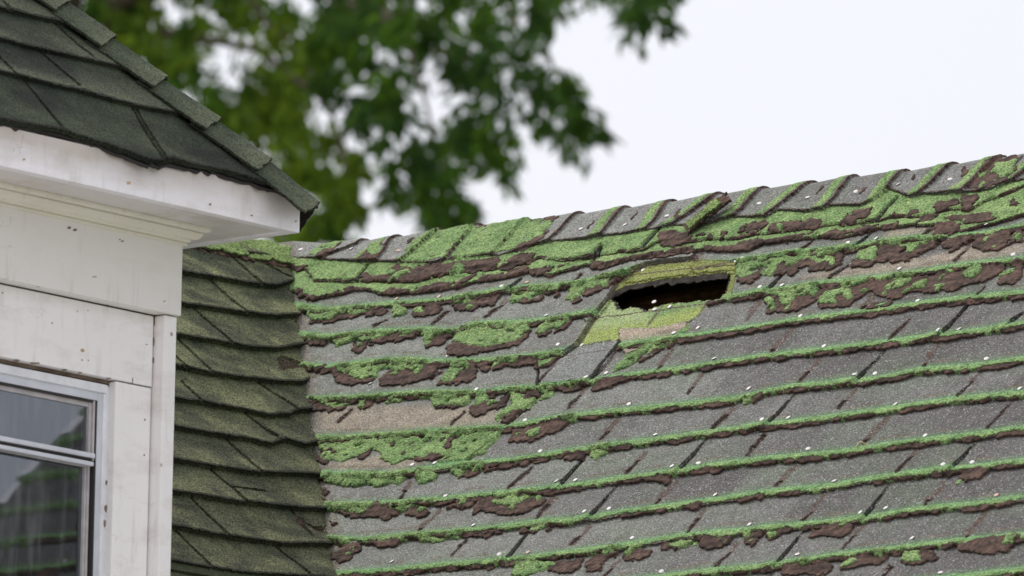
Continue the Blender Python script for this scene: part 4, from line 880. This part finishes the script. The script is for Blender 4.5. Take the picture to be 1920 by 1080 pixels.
tvr = vv1+.035
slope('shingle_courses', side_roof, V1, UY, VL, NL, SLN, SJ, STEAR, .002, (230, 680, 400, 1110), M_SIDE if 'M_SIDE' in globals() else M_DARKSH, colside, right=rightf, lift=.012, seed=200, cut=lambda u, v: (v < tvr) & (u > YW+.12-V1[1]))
# plain continuation of the side roof down and toward the front
V = []; F = []
b_ = -1.22
u_l = float(((hit(np.array(230.), np.array(700.), V1, NL)-V1) @ UY))
uhi = float(rightf(-1.9))
while b_ > -2.4:
    wedge(V, F, YW+.12-V1[1], max(YW+.12-V1[1], float(rightf(b_))), b_, b_-.127, .000, .008, V1, UY, VL, NL); b_ -= .127
mesh_np('shingle_courses', V, F, M_DARKSH, side_roof, flatcol(len(V), srgb(60, 66, 46)))
# other half of the side roof and its front wall
tb = V1+tvr*VL; VL2 = np.array([VL[0], 0, -VL[2]])
def slab(p, q, r, s, th, name, mt, par):
    p, q, r, s = map(np.array, (p, q, r, s)); n = np.cross(q-p, s-p); n = n/np.linalg.norm(n)*(-th if np.cross(q-p, s-p)[2] > 0 else th)
    return MB().hexa([p, q, r, s, p+n, q+n, r+n, s+n]).build(name, mt, par)
ym = YW+.12-tb[1]
slab(tb+UY*ym-VL*.02, tb+UY*1.5-VL*.02, tb+UY*1.5+VL2*2.4, tb+UY*ym+VL2*2.4, .03, 'back_slope', M_DARK, side_roof)
# mossy caps where the side ridge meets the main ridge
def cap_strip(name, O, D, Wf, Wb, Nf, Nb, L, wf, wb, h0, h1, mat, parent, colf, nu=40, nv=46, eps=.008, seed=0, rough=.0015, wavy=.004, jagw=.004):
    p = np.linspace(0, L, nu); q = np.linspace(-wf, wb, nv); Pp, Q = np.meshgrid(p, q)
    j = (fbm(p/.012, p*0, seed+3, 3)-.5)*jagw*2; Q = Q+np.where(Q < 0, j[None], -j[None])*np.clip(np.abs(Q)/wf, 0, 1)**3
    ee = (fbm(q/.012, q*0, seed+5, 3)-.5)*jagw*2; Pp = Pp+ee[:, None]*(p[None]/L)**4
    fa = (np.sqrt(Q*Q+eps*eps)-Q)/2; fb = (np.sqrt(Q*Q+eps*eps)+Q)/2; k = fb/(fa+fb)
    Nn = Nf[None, None]*(1-k[..., None])+Nb[None, None]*k[..., None]; Nn /= np.linalg.norm(Nn, axis=-1, keepdims=True)
    H = h0+(h1-h0)*(Pp/L)+(fbm(Pp/.06, Q/.06, seed, 2)-.5)*wavy+(fbm(Pp/.006, Q/.006, seed+1, 2)-.5)*rough
    P = O+Pp[..., None]*D+fa[..., None]*Wf+fb[..., None]*Wb+H[..., None]*Nn
    Pl = P-Nn*.006
    nuv = nu*nv; Vv = np.concatenate([P.reshape(-1, 3), Pl.reshape(-1, 3)])
    f = grid_faces(np.ones((nv-1, nu-1), bool), nu); fl = f[:, ::-1]+nuv
    ring = list(range(0, nu))+[i*nu+nu-1 for i in range(1, nv)]+[(nv-1)*nu+i for i in range(nu-2, -1, -1)]+[i*nu for i in range(nv-2, 0, -1)]
    r = np.array(ring); r2 = np.roll(r, -1); side = np.stack([r, r+nuv, r2+nuv, r2], 1)
    c = colf(Pp, Q, L); cl = np.tile(np.array(srgb(34, 31, 27)), (nuv, 1))
    return mesh_np(name, Vv, np.concatenate([f, fl, side]), mat, parent, np.concatenate([c.reshape(-1, 3), cl]))
mosscol = lambda P_, Q_, L_: ramp3(srgb(112, 136, 80), srgb(138, 158, 98), fbm(P_/.03, Q_/.03, 5, 3))
RJ = hit(np.array(560.), np.array(466.), tb, NL) if False else tb+UY*((hit(np.array(575.), np.array(470.), V1, NL)-V1) @ UY)
for i, (off, L_, wf_, h0, h1) in enumerate(((-.46, .19, .085, .010, .016), (-.31, .18, .08, .008, .018), (-.16, .17, .06, .010, .022), (-.04, .10, .05, .012, .020))):
    cap_strip('ridge_cap', RJ+UY*off, UY, -VL, np.array([VL[0], 0, -VL[2]]), NL, np.array([-NL[0], 0, NL[2]]), L_, wf_, .08, h0, h1, M_MOSS, side_roof, mosscol, seed=300+i*7, rough=.004, jagw=.012)
    cap_strip('ridge_cap', RJ+UY*(off+.004), UY, -VL, np.array([VL[0], 0, -VL[2]]), NL, np.array([-NL[0], 0, NL[2]]), L_+.007, wf_+.008, .085, h0-.007, h1-.007, M_FELT, side_roof, lambda P_, Q_, L_: ramp3(srgb(70, 54, 48), srgb(98, 78, 68), fbm(P_/.02, Q_/.02, 9, 2)), seed=340+i*7, rough=.003, jagw=.012)

# ------------------------------------------------------------------ bay at the left
def wx(px, py, X): 
    d = ray(float(px), float(py)); t = (X-CAM[0])/d[0]; P = CAM+d*t; return float(P[1]), float(P[2])
YL = YW-2.2; XB = XW-2.0
bay_wall = empty('wall', (XW, YW, 0), house); tag(bay_wall, 'white painted board wall of the bay with its window')
XH = XW-.030; XG = XW-.045
z_fr = wx(170, 557, XW)[1]; z_hb = wx(110, 690, XH)[1]
z_ft = wx(588, 380, XF+.022)[1]+.016
y_cb = wx(304, 800, XW-.006)[0]; y_cs = wx(215, 850, XH)[0]; y_gap = wx(203, 850, XG)[0]
z_wt = wx(97, 704, XG)[1]; y_wr = wx(194, 850, XG)[0]; z_wi = wx(90, 733, XG)[1]; y_wi = wx(181, 850, XG)[0]
XS1 = XG-.006; z_gt = wx(80, 746, XS1)[1]; y_gr = wx(165, 820, XS1)[0]
z_mt = wx(85, 834, XS1+.006)[1]; z_mb = wx(85, 858, XS1+.006)[1]; y_g2 = wx(163, 980, XS1)[0]
print('BAY', XW, YW, ZS, OV, 'fr', z_fr, 'hb', z_hb, 'win', y_wr, z_wt, 'D', t_)
WB = z_mb-.75; Y2 = y_wr-.95                    # window sill level, far jamb
m = MB(); m.box(XH-.09, XH-.02, YL, Y2, 0, ZS); m.box(XH-.09, XH-.02, y_gap+.004, YW-.03, 0, ZS); m.box(XH-.09, XH-.02, Y2, y_gap+.004, z_wt+.006, ZS); m.box(XH-.09, XH-.02, Y2, y_gap+.004, 0, WB-.02)
m.box(XB, XH-.09, YW-.11, YW-.03, 0, ZS); m.box(XB-.08, XB, YL, YW-.03, 0, ZS); m.box(XB-.08, XH-.09, YL-.08, YL, 0, ZS)
m.build('wall_panel', M_PANEL, bay_wall)
MB().box(XW-.035, XW, YL, YW, z_fr, ZS+.002).build('frieze_board', M_CREAM2 if 'M_CREAM2' in globals() else M_CREAM, bay_wall, .0015)
MB().box(XB, XW-.036, YW-.035, YW, z_fr, ZS+.002).build('frieze_board', M_WHITE, bay_wall, .0015)
MB().box(XH-.02, XH, YL, y_cb-.0035, z_hb, z_fr-.003).build('header_board', M_WHITE, bay_wall, .0015)
MB().box(XH-.02, XH-.001, y_cs, y_cb-.0035, 0, z_hb-.0025).build('window_casing', M_WHITE, bay_wall, .0025)
MB().box(XH-.02, XH-.001, YL, Y2-.02, 0, z_hb-.002).build('window_casing', M_WHITE, bay_wall, .0025)
MB().box(XH-.02, XW-.006, y_cb, YW-.004, 0, z_fr-.002).build('corner_board', M_WHITE, bay_wall, .003)
MB().box(XB, XH-.021, YW-.03, YW-.006, 0, z_fr-.002).build('wall_panel', M_WHITE, bay_wall)
# crown moulding, mitred round the corner
prof = [(-.002, 0), (.006, 0), (.006, .004), (.0035, .0055), (.009, .007), (.010, .010), (.014, .0105), (.019, .012), (.023, .016), (.0255, .021), (.026, .0235), (.023, .0245), (.033, .0255), (.036, .028), (.036, .0335), (-.002, .0335)]
zc = ZS-.0325
m = MB(); n = len(prof)
for P_, e_ in (((XW, YL, zc), (1, 0, 0)), ((XW, YW, zc), (1, 1, 0)), ((XB, YW, zc), (0, 1, 0))):
    m.v += [(P_[0]+p*e_[0], P_[1]+p*e_[1], P_[2]+q) for p, q in prof]
for s in (0, 1): m.f += [[s*n+i, s*n+(i+1) % n, (s+1)*n+(i+1) % n, (s+1)*n+i] for i in range(n)]
m.f += [list(range(n)), [2*n+i for i in range(n)]]
m.build('crown_moulding', M_CREAM, bay_wall)
eaves = empty('eaves', (XF, YF, ZS), house)
# places where the paint has come off
for i, (px_, py_, w_, h_, X_, rust) in enumerate(((199,953,2.6,9,XH,0),(197,982,2.2,8,XH,0),(200,905,1.6,5,XH,0),(130,427,3.2,2.6,XW,0),(141,431,4.2,2.8,XW,0),(230,452,3,1.6,XW,0),(225,449,1.2,1.4,XW,0),(178,519,5,1.0,XW,0),
    (308,565,3.2,1.6,XW,1),(175,562,4.5,1.7,XH,0),(186,564,5.5,1.8,XH,0),(203,570,4.5,2.4,XH,0),(267,583,3.2,1.6,XH,0),(281,586,5,2,XH,0),(290,602,1.2,9,XH,0),(288,640,1,8,XH,0),(288,676,1.1,6,XH,0),(32,676,7,2,XH,0),(65,681,10,2.2,XH,0),
    (122,694,6,1.8,XH,0),(150,699,4,1.8,XH,0),(205,710,5,2,XH,0),(155,657,5,3.4,XH,1),(154,675,1.8,1.6,XH,0),(166,676,1.2,1.3,XH,0),(98,606,1.3,1.6,XH,0),(275,646,1.7,1.3,XH,0),(165,582,1.2,2,XH,1),(145,583,1,2,XH,1),(5,549,1.8,1.6,XH,0),
    (249,713,1,6,XH,0),(45,299,3.4,2.2,XF,1),(242,343,3.8,3.6,XF,1),(394,383,2.6,2.6,XF,0),(472,404,2,2,XF,0),(555,415,2.4,1.4,XF,0),(272,787,1.4,1.8,XH,0),(271,853,1.3,1.6,XH,0))):
    rs = random.Random(50+i); pts_ = []
    for j in range(9):
        a_ = 6.2832*j/9; r_j = rs.uniform(.55, 1.15); pts_.append(wx(px_+w_*r_j*math.cos(a_), py_+h_*r_j*math.sin(a_), X_+.0006))
    ch = MB(); ch.v = [(X_+.0008, y, z) for y, z in pts_]+[(X_-.001, y, z) for y, z in pts_]
    ch.f = [list(range(9)), list(range(17, 8, -1))]+[[j, (j+1) % 9, 9+(j+1) % 9, 9+j] for j in range(9)]
    ch.build('paint_chip' if X_ != XF else 'rust_spot', M_RUST if rust else M_PANEL, bay_wall if X_ != XF else eaves)
MB().box(XF-.022, XF, YL-.2, YF, ZS-.002, z_ft).build('fascia', painted('fascia_front_paint', (0.92, 0.90, 0.93), stain_amt=0.3, ztop=z_ft-.02), eaves, .0015)
MB().box(XB-.2, XF-.0225, YF-.022, YF, ZS-.002, z_ft).build('fascia', painted('fascia_front_paint', (0.92, 0.90, 0.93), stain_amt=0.3, ztop=z_ft-.02), eaves, .0015)
MB().box(XB-.1, XF-.0222, YL-.15, YF-.0222, ZS+.0015, ZS+.014).build('soffit', M_SOFFIT, eaves)
# window
win = empty('window', (XG, y_wr, z_wt), house); tag(win, 'aluminium double-hung window with streaked reflecting panes')
fr = MB(); fr.box(XG-.03, XG, Y2, y_wi, z_wi, z_wt); fr.box(XG-.03, XG, y_wi, y_wr, WB, z_wt); fr.box(XG-.03, XG, Y2, Y2+.03, WB, z_wi); fr.box(XG-.03, XG+.01, Y2, y_wi, WB-.02, WB+.02)
fo = fr.build('frame', M_ALU, win, .0012)
e_ = .5*(z_wt-z_wi)
fl = MB(); fl.box(XG-.001, XG+.004, Y2, y_wr+.002, z_wt-e_*.95, z_wt+.002); fl.box(XG-.001, XG+.0035, y_wr-(y_wr-y_wi)*.35, y_wr+.002, WB, z_wt-e_); fl.build('frame_flange', M_ALUW, win, .001)
MB().box(XG-.028, XG-.002, y_wr+.003, y_gap+.003, WB, z_wt+.002).build('caulk_strip', M_ALUW, win, .002)
MB().box(XG-.034, XG-.016, y_gap+.003, y_cs-.003, 0.3, z_hb-.001).build('caulk_strip', M_SOFFIT, win, .002)
g1_ = y_wi-y_gr
def sash(zt, zb, x, yr_, name, rt, rb_):
    o = MB(); t = .016
    o.box(x-.012, x, Y2+.03, yr_, zt-rt, zt); o.box(x-.012, x, Y2+.03, yr_, zb, zb+rb_)
    o.box(x-.012, x+.0015, yr_, y_wi-.004, zb, zt); o.box(x-.011, x+.006, y_wi-.011, y_wi-.006, zb, zt)
    so = o.build(name, M_SASH, win, .0012)
    MB().box(x-.007, x-.005, Y2+.03, yr_+.002, zb+rb_-.002, zt-rt+.002).build('pane', M_GLASS, so)
    return so
hm_ = z_mt-z_mb
sash(z_gt+.012, z_mb+hm_*.45, XS1, y_gr, 'upper_sash', .012, hm_*.55)
sash(z_mb+hm_*.42, WB+.02, XS1-.009, y_g2, 'lower_sash', hm_*.42, .03)
rl = MB(); rl.box(XS1-.001, XS1+.012, Y2+.03, y_gr+.008, z_mb+hm_*.62, z_mt); rl.box(XS1-.001, XS1+.010, Y2+.03, y_gr+.007, z_mb, z_mb+hm_*.34); rl.build('meeting_rail', M_ALU, win, .0015)
MB().box(XS1-.002, XS1+.006, Y2+.03, y_gr+.006, z_mb+hm_*.36, z_mb+hm_*.60).build('gasket', M_RUBBER, win)
MB().box(XG-.02, XG-.001, y_wi-.0042, y_wi-.001, WB, z_wi-.001).box(XG-.02, XG-.001, Y2+.03, y_wi-.001, z_wi-.0045, z_wi-.001).build('gasket', M_RUBBER, win)
# room behind it
rm = MB(); rm.box(XB+.01, XB+.03, YL+.01, YW-.12, WB-.8, ZS-.05); rm.box(XB+.01, XH-.1, YL+.01, YW-.12, ZS-.06, ZS-.04); rm.box(XB+.01, XH-.1, YW-.14, YW-.12, WB-.8, ZS-.05); rm.box(XB+.01, XH-.1, YL+.01, YW-.12, WB-.85, WB-.8)
rm.build('room_lining', M_ROOM, bay_wall)
jm = MB(); jm.box(XH-.16, XH-.095, y_gap-.02, y_gap+.003, WB, z_wt).box(XH-.16, XH-.095, Y2, y_gap, z_wt, z_wt+.02); jm.build('inner_jamb', M_CURT, win)
cy0 = y_gr-.055; nn_ = 60; Vv = []; Ff = []
for i in range(nn_):
    y = cy0-.11*i/nn_; x = XS1-.09+.012*math.sin(i*.75)+.004*math.sin(i*2.1)
    Vv += [(x, y, z_wt+.02), (x-.01, y-.01, WB-.1)]
    if i: Ff.append((2*i-2, 2*i-1, 2*i+1, 2*i))
mesh_np('curtain', Vv, Ff, M_CURT, win, smooth=True)

# bay roof
TB = math.radians(47); VB = np.array([-math.cos(TB), 0, math.sin(TB)]); NB = np.array([math.sin(TB), 0, math.cos(TB)])
ye_, z_e = wx(588, 380, XF+.022); EX = np.array([XF+.022, YF+.022, z_e]); print('tip y', ye_, YF)
VB2 = np.array([0, -math.cos(TB), math.sin(TB)]); NB2 = np.array([0, math.sin(TB), math.cos(TB)])
DH = np.array([-1, -1, math.tan(TB)]); DH /= np.linalg.norm(DH)
bay_roof = empty('bay_roof', tuple(EX), house); tag(bay_roof, 'smooth dark green hipped roof over the white bay')
BL = [[(-40,6),(14,24),(178,62),(260,80)], [(-40,68),(0,78),(83,99),(178,120),(289,151)], [(-40,130),(0,139),(150,175),(250,203),(347,219),(400,236)],
      [(-40,220),(0,228),(60,240),(110,248),(185,272),(230,287),(270,303),(300,308),(320,303),(360,314),(420,325),(470,340),(510,352),(560,368),(592,381)]]
BJ = [((111,53),(167,108)), ((82,103),(142,164)), ((50,158),(106,239)), ((249,206),(297,300)), ((255,206),(303,300)), ((286,158),(342,208)), ((0,6),(16,24)), ((-20,90),(30,150))]
def colbay(U_, V_, t, n, rw):
    f = np.clip(fbm(U_/.1, V_/.06, 71, 3)*1.8-.4, 0, 1); c = ramp3(srgb(36, 44, 36), srgb(64, 72, 56), f)
    g = np.clip(t*1.2-.2, 0, 1)[..., None]*(rw < 3)[..., None]; c = c*(1-g*.75)+np.array(srgb(94, 98, 80))*g*.75
    d = np.clip((vn(U_/.13, V_/.06, 83)-.55)*4, 0, 1)[..., None]*.6; c = c*(1-d)+np.array(srgb(28, 29, 28))*d
    return c
hipu = lambda v: -v*math.cos(TB)                       # along the front face, the hip runs back as it climbs
def eavecut(u, v): return (u < hipu(v)-.004)
lastline = []
def ext(UU, VV, X, Y, H): return H
ob, (u0, u1, v0, v1) = slope('shingle_courses', bay_roof, EX, UY, VB, NB, BL, BJ, [], .0022, (-60, 640, -60, 420), M_DARKSH, colbay, lift=.009, jag=.004, seed=400, gw=1.4,
    cut=lambda u, v: eavecut(u, v) & (v > BEV(u)-.004))if False else (None, (0, 0, 0, 0))
ln = np.array(BL[-1], float); P_ = hit(ln[:, 0], ln[:, 1], EX, NB)-EX; BEV = lambda u: np.interp(u, P_ @ UY, P_ @ VB)+(fbm(u/.015, u*0, 77, 3)-.6)*.008
slope('shingle_courses', bay_roof, EX, UY, VB, NB, BL, BJ, [], .0022, (-60, 640, -60, 420), M_DARKSH, colbay, lift=.009, jag=.004, seed=400, gw=1.4, cut=lambda u, v: eavecut(u, v) & (v > BEV(u)-.005))
ml = MB(); us = np.linspace(-.95, .0, 60); pe_ = [EX+u*UY+(BEV(np.array(u))-.001)*VB for u in us]
for s_, th_, dn in ((0, .006, .003), (1, .005, .012)):
    for i in range(59):
        a_, b2_ = pe_[i]-NB*(.002+s_*.006), pe_[i+1]-NB*(.002+s_*.006); v_ = VB*float(np.clip(-us[i]*1.3-.02, .002, .2)); n_ = NB*th_
        r1 = fbm(np.array(us[i]/.01), np.array(s_*1.), 55, 2)*.012; r2 = fbm(np.array(us[i+1]/.01), np.array(s_*1.), 55, 2)*.012
        a_ = a_-VB*(r1-dn); b2_ = b2_-VB*(r2-dn)
        ml.hexa([a_, b2_, b2_+v_, a_+v_, a_-n_, b2_-n_, b2_+v_-n_, a_+v_-n_])
ml.build('roof_edge_felt', M_RUBBER, bay_roof)
V = []; F = []; b_ = 1.9
while b_ > 0:
    wedge(V, F, -2.6, min(-.98, -b_*math.cos(TB)), b_, b_-.127, .0, .007, EX, UY, VB, NB)
    wedge(V, F, b_*math.cos(TB), 2.6, b_, b_-.127, .0, .007, EX, -UX, VB2, NB2); b_ -= .127
mesh_np('shingle_courses', V, F, M_DARKSH, bay_roof, flatcol(len(V), srgb(74, 82, 64)))
# upper part above the frame
Vt = []; Ft = []
b_ = 1.9
while b_ > v1+.1 if False else b_ > .62:
    wedge(Vt, Ft, -.98, -b_*math.cos(TB), b_, b_-.127, .0, .007, EX, UY, VB, NB); b_ -= .127
mesh_np('shingle_courses', Vt, Ft, M_DARKSH, bay_roof, flatcol(len(Vt), srgb(74, 82, 64)))
Wf = np.cross(NB, DH); Wf = Wf if Wf @ VB < 0 else -Wf; Wb = np.cross(NB2, DH); Wb = Wb if Wb @ VB2 < 0 else -Wb
def hipt(px, py):
    """distance up the hip of the point seen at this place of the photo"""
    best = None
    for t in np.linspace(0, 2.2, 500):
        x, y = proj(EX+t*DH); d = (x-px)**2+(y-py)**2
        if best is None or d < best[0]: best = (d, t)
    return best[1]
ts = [hipt(*p) for p in ((588, 376), (522, 280), (427, 205), (332, 122), (228, 56), (140, -14))]
gapt = ts[-1]-ts[-2]
ts += [ts[-1]+gapt*i for i in range(1, 8)]; print('hip', ts)
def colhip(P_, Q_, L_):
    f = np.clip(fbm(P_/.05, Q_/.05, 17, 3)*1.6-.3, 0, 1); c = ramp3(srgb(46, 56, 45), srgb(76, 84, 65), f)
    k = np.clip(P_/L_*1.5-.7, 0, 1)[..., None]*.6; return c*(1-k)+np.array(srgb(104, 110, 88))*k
for i in range(len(ts)-1):
    L_ = ts[i+1]-ts[i]
    # lower end is the free, raised one
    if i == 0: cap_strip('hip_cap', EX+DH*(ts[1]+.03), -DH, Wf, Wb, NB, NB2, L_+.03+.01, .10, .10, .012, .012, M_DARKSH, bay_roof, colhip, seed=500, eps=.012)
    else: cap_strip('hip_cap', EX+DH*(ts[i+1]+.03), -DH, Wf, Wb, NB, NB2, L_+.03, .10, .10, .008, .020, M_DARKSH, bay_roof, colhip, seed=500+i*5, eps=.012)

# ------------------------------------------------------------------ loose things
la, lb_ = to_ab(np.array([1296., 1372.]), np.array([438., 396.]))
Pa = PB(float(la[0]), float(lb_[0]), .018); Pb = PB(float(la[1]), float(lb_[1]), .030); D_ = (Pb-Pa); LL = np.linalg.norm(D_); D_ /= LL; S_ = np.cross(NM, D_)
loose = empty('loose_shingle', tuple(Pa)); tag(loose, 'curled mossy strip of torn shingle lying crosswise under the ridge caps', 'shingle scrap')
cap_strip('scrap_backing', Pa-D_*.005, D_, -S_, S_, NM, NM, LL+.012, .023, .020, 0, .004, M_FELT, loose, lambda P_, Q_, L_: ramp3(srgb(66, 50, 44), srgb(96, 76, 66), fbm(P_/.02, Q_/.02, 9, 2)), nu=60, nv=24, eps=.01, seed=601, rough=.003, jagw=.008, wavy=.006)
cap_strip('moss_cover', Pa+S_*-.004, D_, -S_, S_, NM, NM, LL-.012, .016, .014, .005, .009, M_MOSS, loose, mosscol, nu=60, nv=24, eps=.01, seed=601, rough=.005, jagw=.008, wavy=.006)
ta, tb_ = to_ab(np.array([1611., 1622., 1634.]), np.array([852., 846., 844.]))
st = MB().tube([PB(float(a), float(b), h) for a, b, h in zip(ta, tb_, (.016, .022, .012))], [.0012, .0012, .0006]).build('dry_stem', M_TWIG)
tag(st, 'short pale straw stem caught on a moss strip low on the slope', 'straw')

# ------------------------------------------------------------------ ground
g = MB(); g.box(-150, 150, -150, 150, -.3, 0); g = g.build('lawn', M_GRASS); tag(g, kind='structure')
bounce = MB().box(-1.5, 14, -12, 60, .004, .03).build('bounce_slab', M_BOUNCE); tag(bounce, kind='structure')  # unseen pale slab, added to bounce light up onto the bay wall

# ------------------------------------------------------------------ tree
rd = random.Random(7)
tree = empty('tree', tuple(CAM+ray(60., 540.)*64*np.array([1, 1, 0])+np.array([0, 0, -CAM[2]])))
tree.location.z = 0
tag(tree, 'leafy green tree with drooping sprays behind the roofs, out of focus', 'tree')
LV = []; LF = []; LC = []
def leaf(P, d, up_, L, wd, col):
    d = d/np.linalg.norm(d); s = np.cross(d, up_); s /= np.linalg.norm(s)+1e-9; n = np.cross(s, d)
    k = len(LV)
    LV.extend([P, P+d*L*.4+s*wd/2+n*L*.06, P+d*L, P+d*L*.4-s*wd/2+n*L*.06]); LF.append((k, k+1, k+2, k+3)); LC.extend([col]*4)
def spray(P, size, n, col, droop=1.0):
    ax = np.array([rd.gauss(0, .5), rd.gauss(0, .5), -droop*rd.uniform(.3, 1)]); ax /= np.linalg.norm(ax)
    for i in range(n):
        t = rd.random(); q = P+ax*size*t+np.array([rd.gauss(0, size*.16) for _ in range(3)])
        d = ax*.7+np.array([rd.gauss(0, .6), rd.gauss(0, .6), rd.gauss(-.35, .35)])
        c = np.array(col)*rd.uniform(.6, 1.35); leaf(q, d, np.array([rd.gauss(0, 1), rd.gauss(0, 1), rd.gauss(0, 1)]), rd.uniform(.10, .18), rd.uniform(.038, .064), c)
TS = 1.62
def at(px, py, D): return CAM+ray(float(px), float(py))*D*TS
G1, G2, G3 = (.056, .120, .026), (.100, .165, .030), (.038, .082, .028)
# masses of the crown: outline in the photo, distance range, density, colour mix
REG = [([(150,-60),(760,-60),(700,60),(640,150),(560,120),(500,60),(420,60),(340,150),(230,60)], (36, 41), 140, (G2, G1)),
 ([(200,20),(330,40),(420,140),(520,120),(600,170),(660,260),(700,300),(715,350),(690,400),(640,455),(560,440),(520,300),(420,190),(330,110)], (35, 40), 125, (G1, G2, G2)),
 ([(560,380),(660,330),(700,370),(660,470),(560,470)], (36, 38), 11, (G2, G1)),
 ([(620,-60),(1180,-60),(1175,30),(1140,85),(1080,50),(1020,60),(960,70),(900,40),(830,90),(790,130),(740,180),(700,110),(640,60)], (34, 38), 80, (G1, G3)),
 ([(740,170),(800,160),(830,250),(880,330),(905,390),(855,420),(800,405),(750,360),(730,250)], (34, 36), 38, (G3, G1)),
 ([(850,90),(960,60),(1050,110),(1110,160),(1130,230),(1070,250),(1010,230),(980,180),(900,140)], (34, 36), 38, (G3, G1)),
 ([(860,200),(960,210),(1010,250),(990,300),(950,350),(930,300),(870,270)], (34, 36), 24, (G3, G1)),
 ([(620,140),(700,110),(760,170),(740,230),(660,210)], (35, 37), 10, (G3,)),
 ([(1200,-60),(1340,-60),(1320,10),(1260,25),(1240,45),(1220,10)], (33, 35), 14, (G3,))]
for poly, (d0, d1), n, cols_ in REG:
    poly = np.array(poly, float); c = 0
    while c < n:
        x = rd.uniform(poly[:, 0].min(), poly[:, 0].max()); y = rd.uniform(poly[:, 1].min(), poly[:, 1].max())
        if not inpoly(np.array([[x]]), np.array([[y]]), poly)[0, 0]: continue
        cn = vn(np.array(x/90.), np.array(y/70.), 5)
        if vn(np.array(x/38.), np.array(y/34.), 9) < .34: c += .3; continue
        col = cols_[min(int((.55*cn+.45*rd.random())*len(cols_)), len(cols_)-1)]
        spray(at(x-26, y-16, rd.uniform(d0, d1)), rd.uniform(.15, .33), rd.randint(16, 26), np.array(col)*(.75+.6*rd.random())); c += 1
# the rest of the crown above and to the left of the photo
cc_ = at(60, -1000, 38)
for i in range(1500):
    v = np.array([rd.gauss(0, 1) for _ in range(3)]); v *= rd.uniform(.55, 1)/np.linalg.norm(v); P = cc_+v*np.array([6.3, 5.6, 5.0])
    x, y = proj(P)
    if -60 < x < 1950 and y > -50: continue
    spray(P, rd.uniform(.35, .65), 12, (G1, G2, G3)[i % 3])
mesh_np('crown', LV, LF, M_LEAF, tree, np.array(LC))
tr = MB(); base = np.array(tree.location); base[2] = 0
tr.tube([base, base+np.array([.05, 0, 1.5]), base+np.array([.0, .1, 3.5]), base*np.array([1, 1, 0])+np.array([0, 0, 5.0]), np.array([cc_[0], cc_[1], cc_[2]])], [.5, .38, .33, .27, .1], 12)
def limb(pts, r0): tr.tube(pts, [r0*1.15*(1-.8*i/(len(pts)-1)) for i in range(len(pts))], 6)
limb([at(70, 100, 38), at(300, -40, 37.5), at(600, -130, 36.6), at(860, -120, 36)], .08)
limb([at(560, -40, 36.8), at(700, 30, 36), at(800, 90, 35.5), at(930, 130, 35)], .035)
limb([at(640, -60, 36.8), at(760, 60, 35.6), at(800, 200, 35.2), at(830, 330, 35)], .025)
limb([at(860, -110, 36), at(950, 20, 35.4), at(1040, 130, 35)], .022)
limb([at(75, 200, 38), at(300, 60, 37.6), at(480, 90, 37), at(620, 200, 36.4), at(650, 330, 36.2)], .04)
limb([at(420, -80, 37), at(500, 40, 36.8), at(560, 100, 36.6), at(620, 190, 36.4)], .02)
for i in range(26):
    v = np.array([rd.gauss(0, 1), rd.gauss(0, 1), abs(rd.gauss(.6, .5))]); v /= np.linalg.norm(v)
    P = cc_+v*np.array([4.9, 4.2, 3.6]); x, y = proj(P)
    if y > -500: continue
    limb([.5*(base+np.array([0, 0, 5]))+.5*cc_, .5*cc_+.5*P, P], .05)
tr.build('trunk', M_BARK, tree)
if DBG:
    bpy.context.view_layer.update()
    for o in sc.objects:
        if o.type == 'MESH':
            c = np.array([tuple(o.matrix_world @ v.co) for v in list(o.data.vertices)[::max(1, len(o.data.vertices)//200)]]); x, y = proj(c)
            print('OBJ', o.name, o.parent.name if o.parent else '', [round(float(q)) for q in (x.min(), x.max(), y.min(), y.max())], 'D', round(float((-(c-CAM) @ RC[2]).min()), 2))
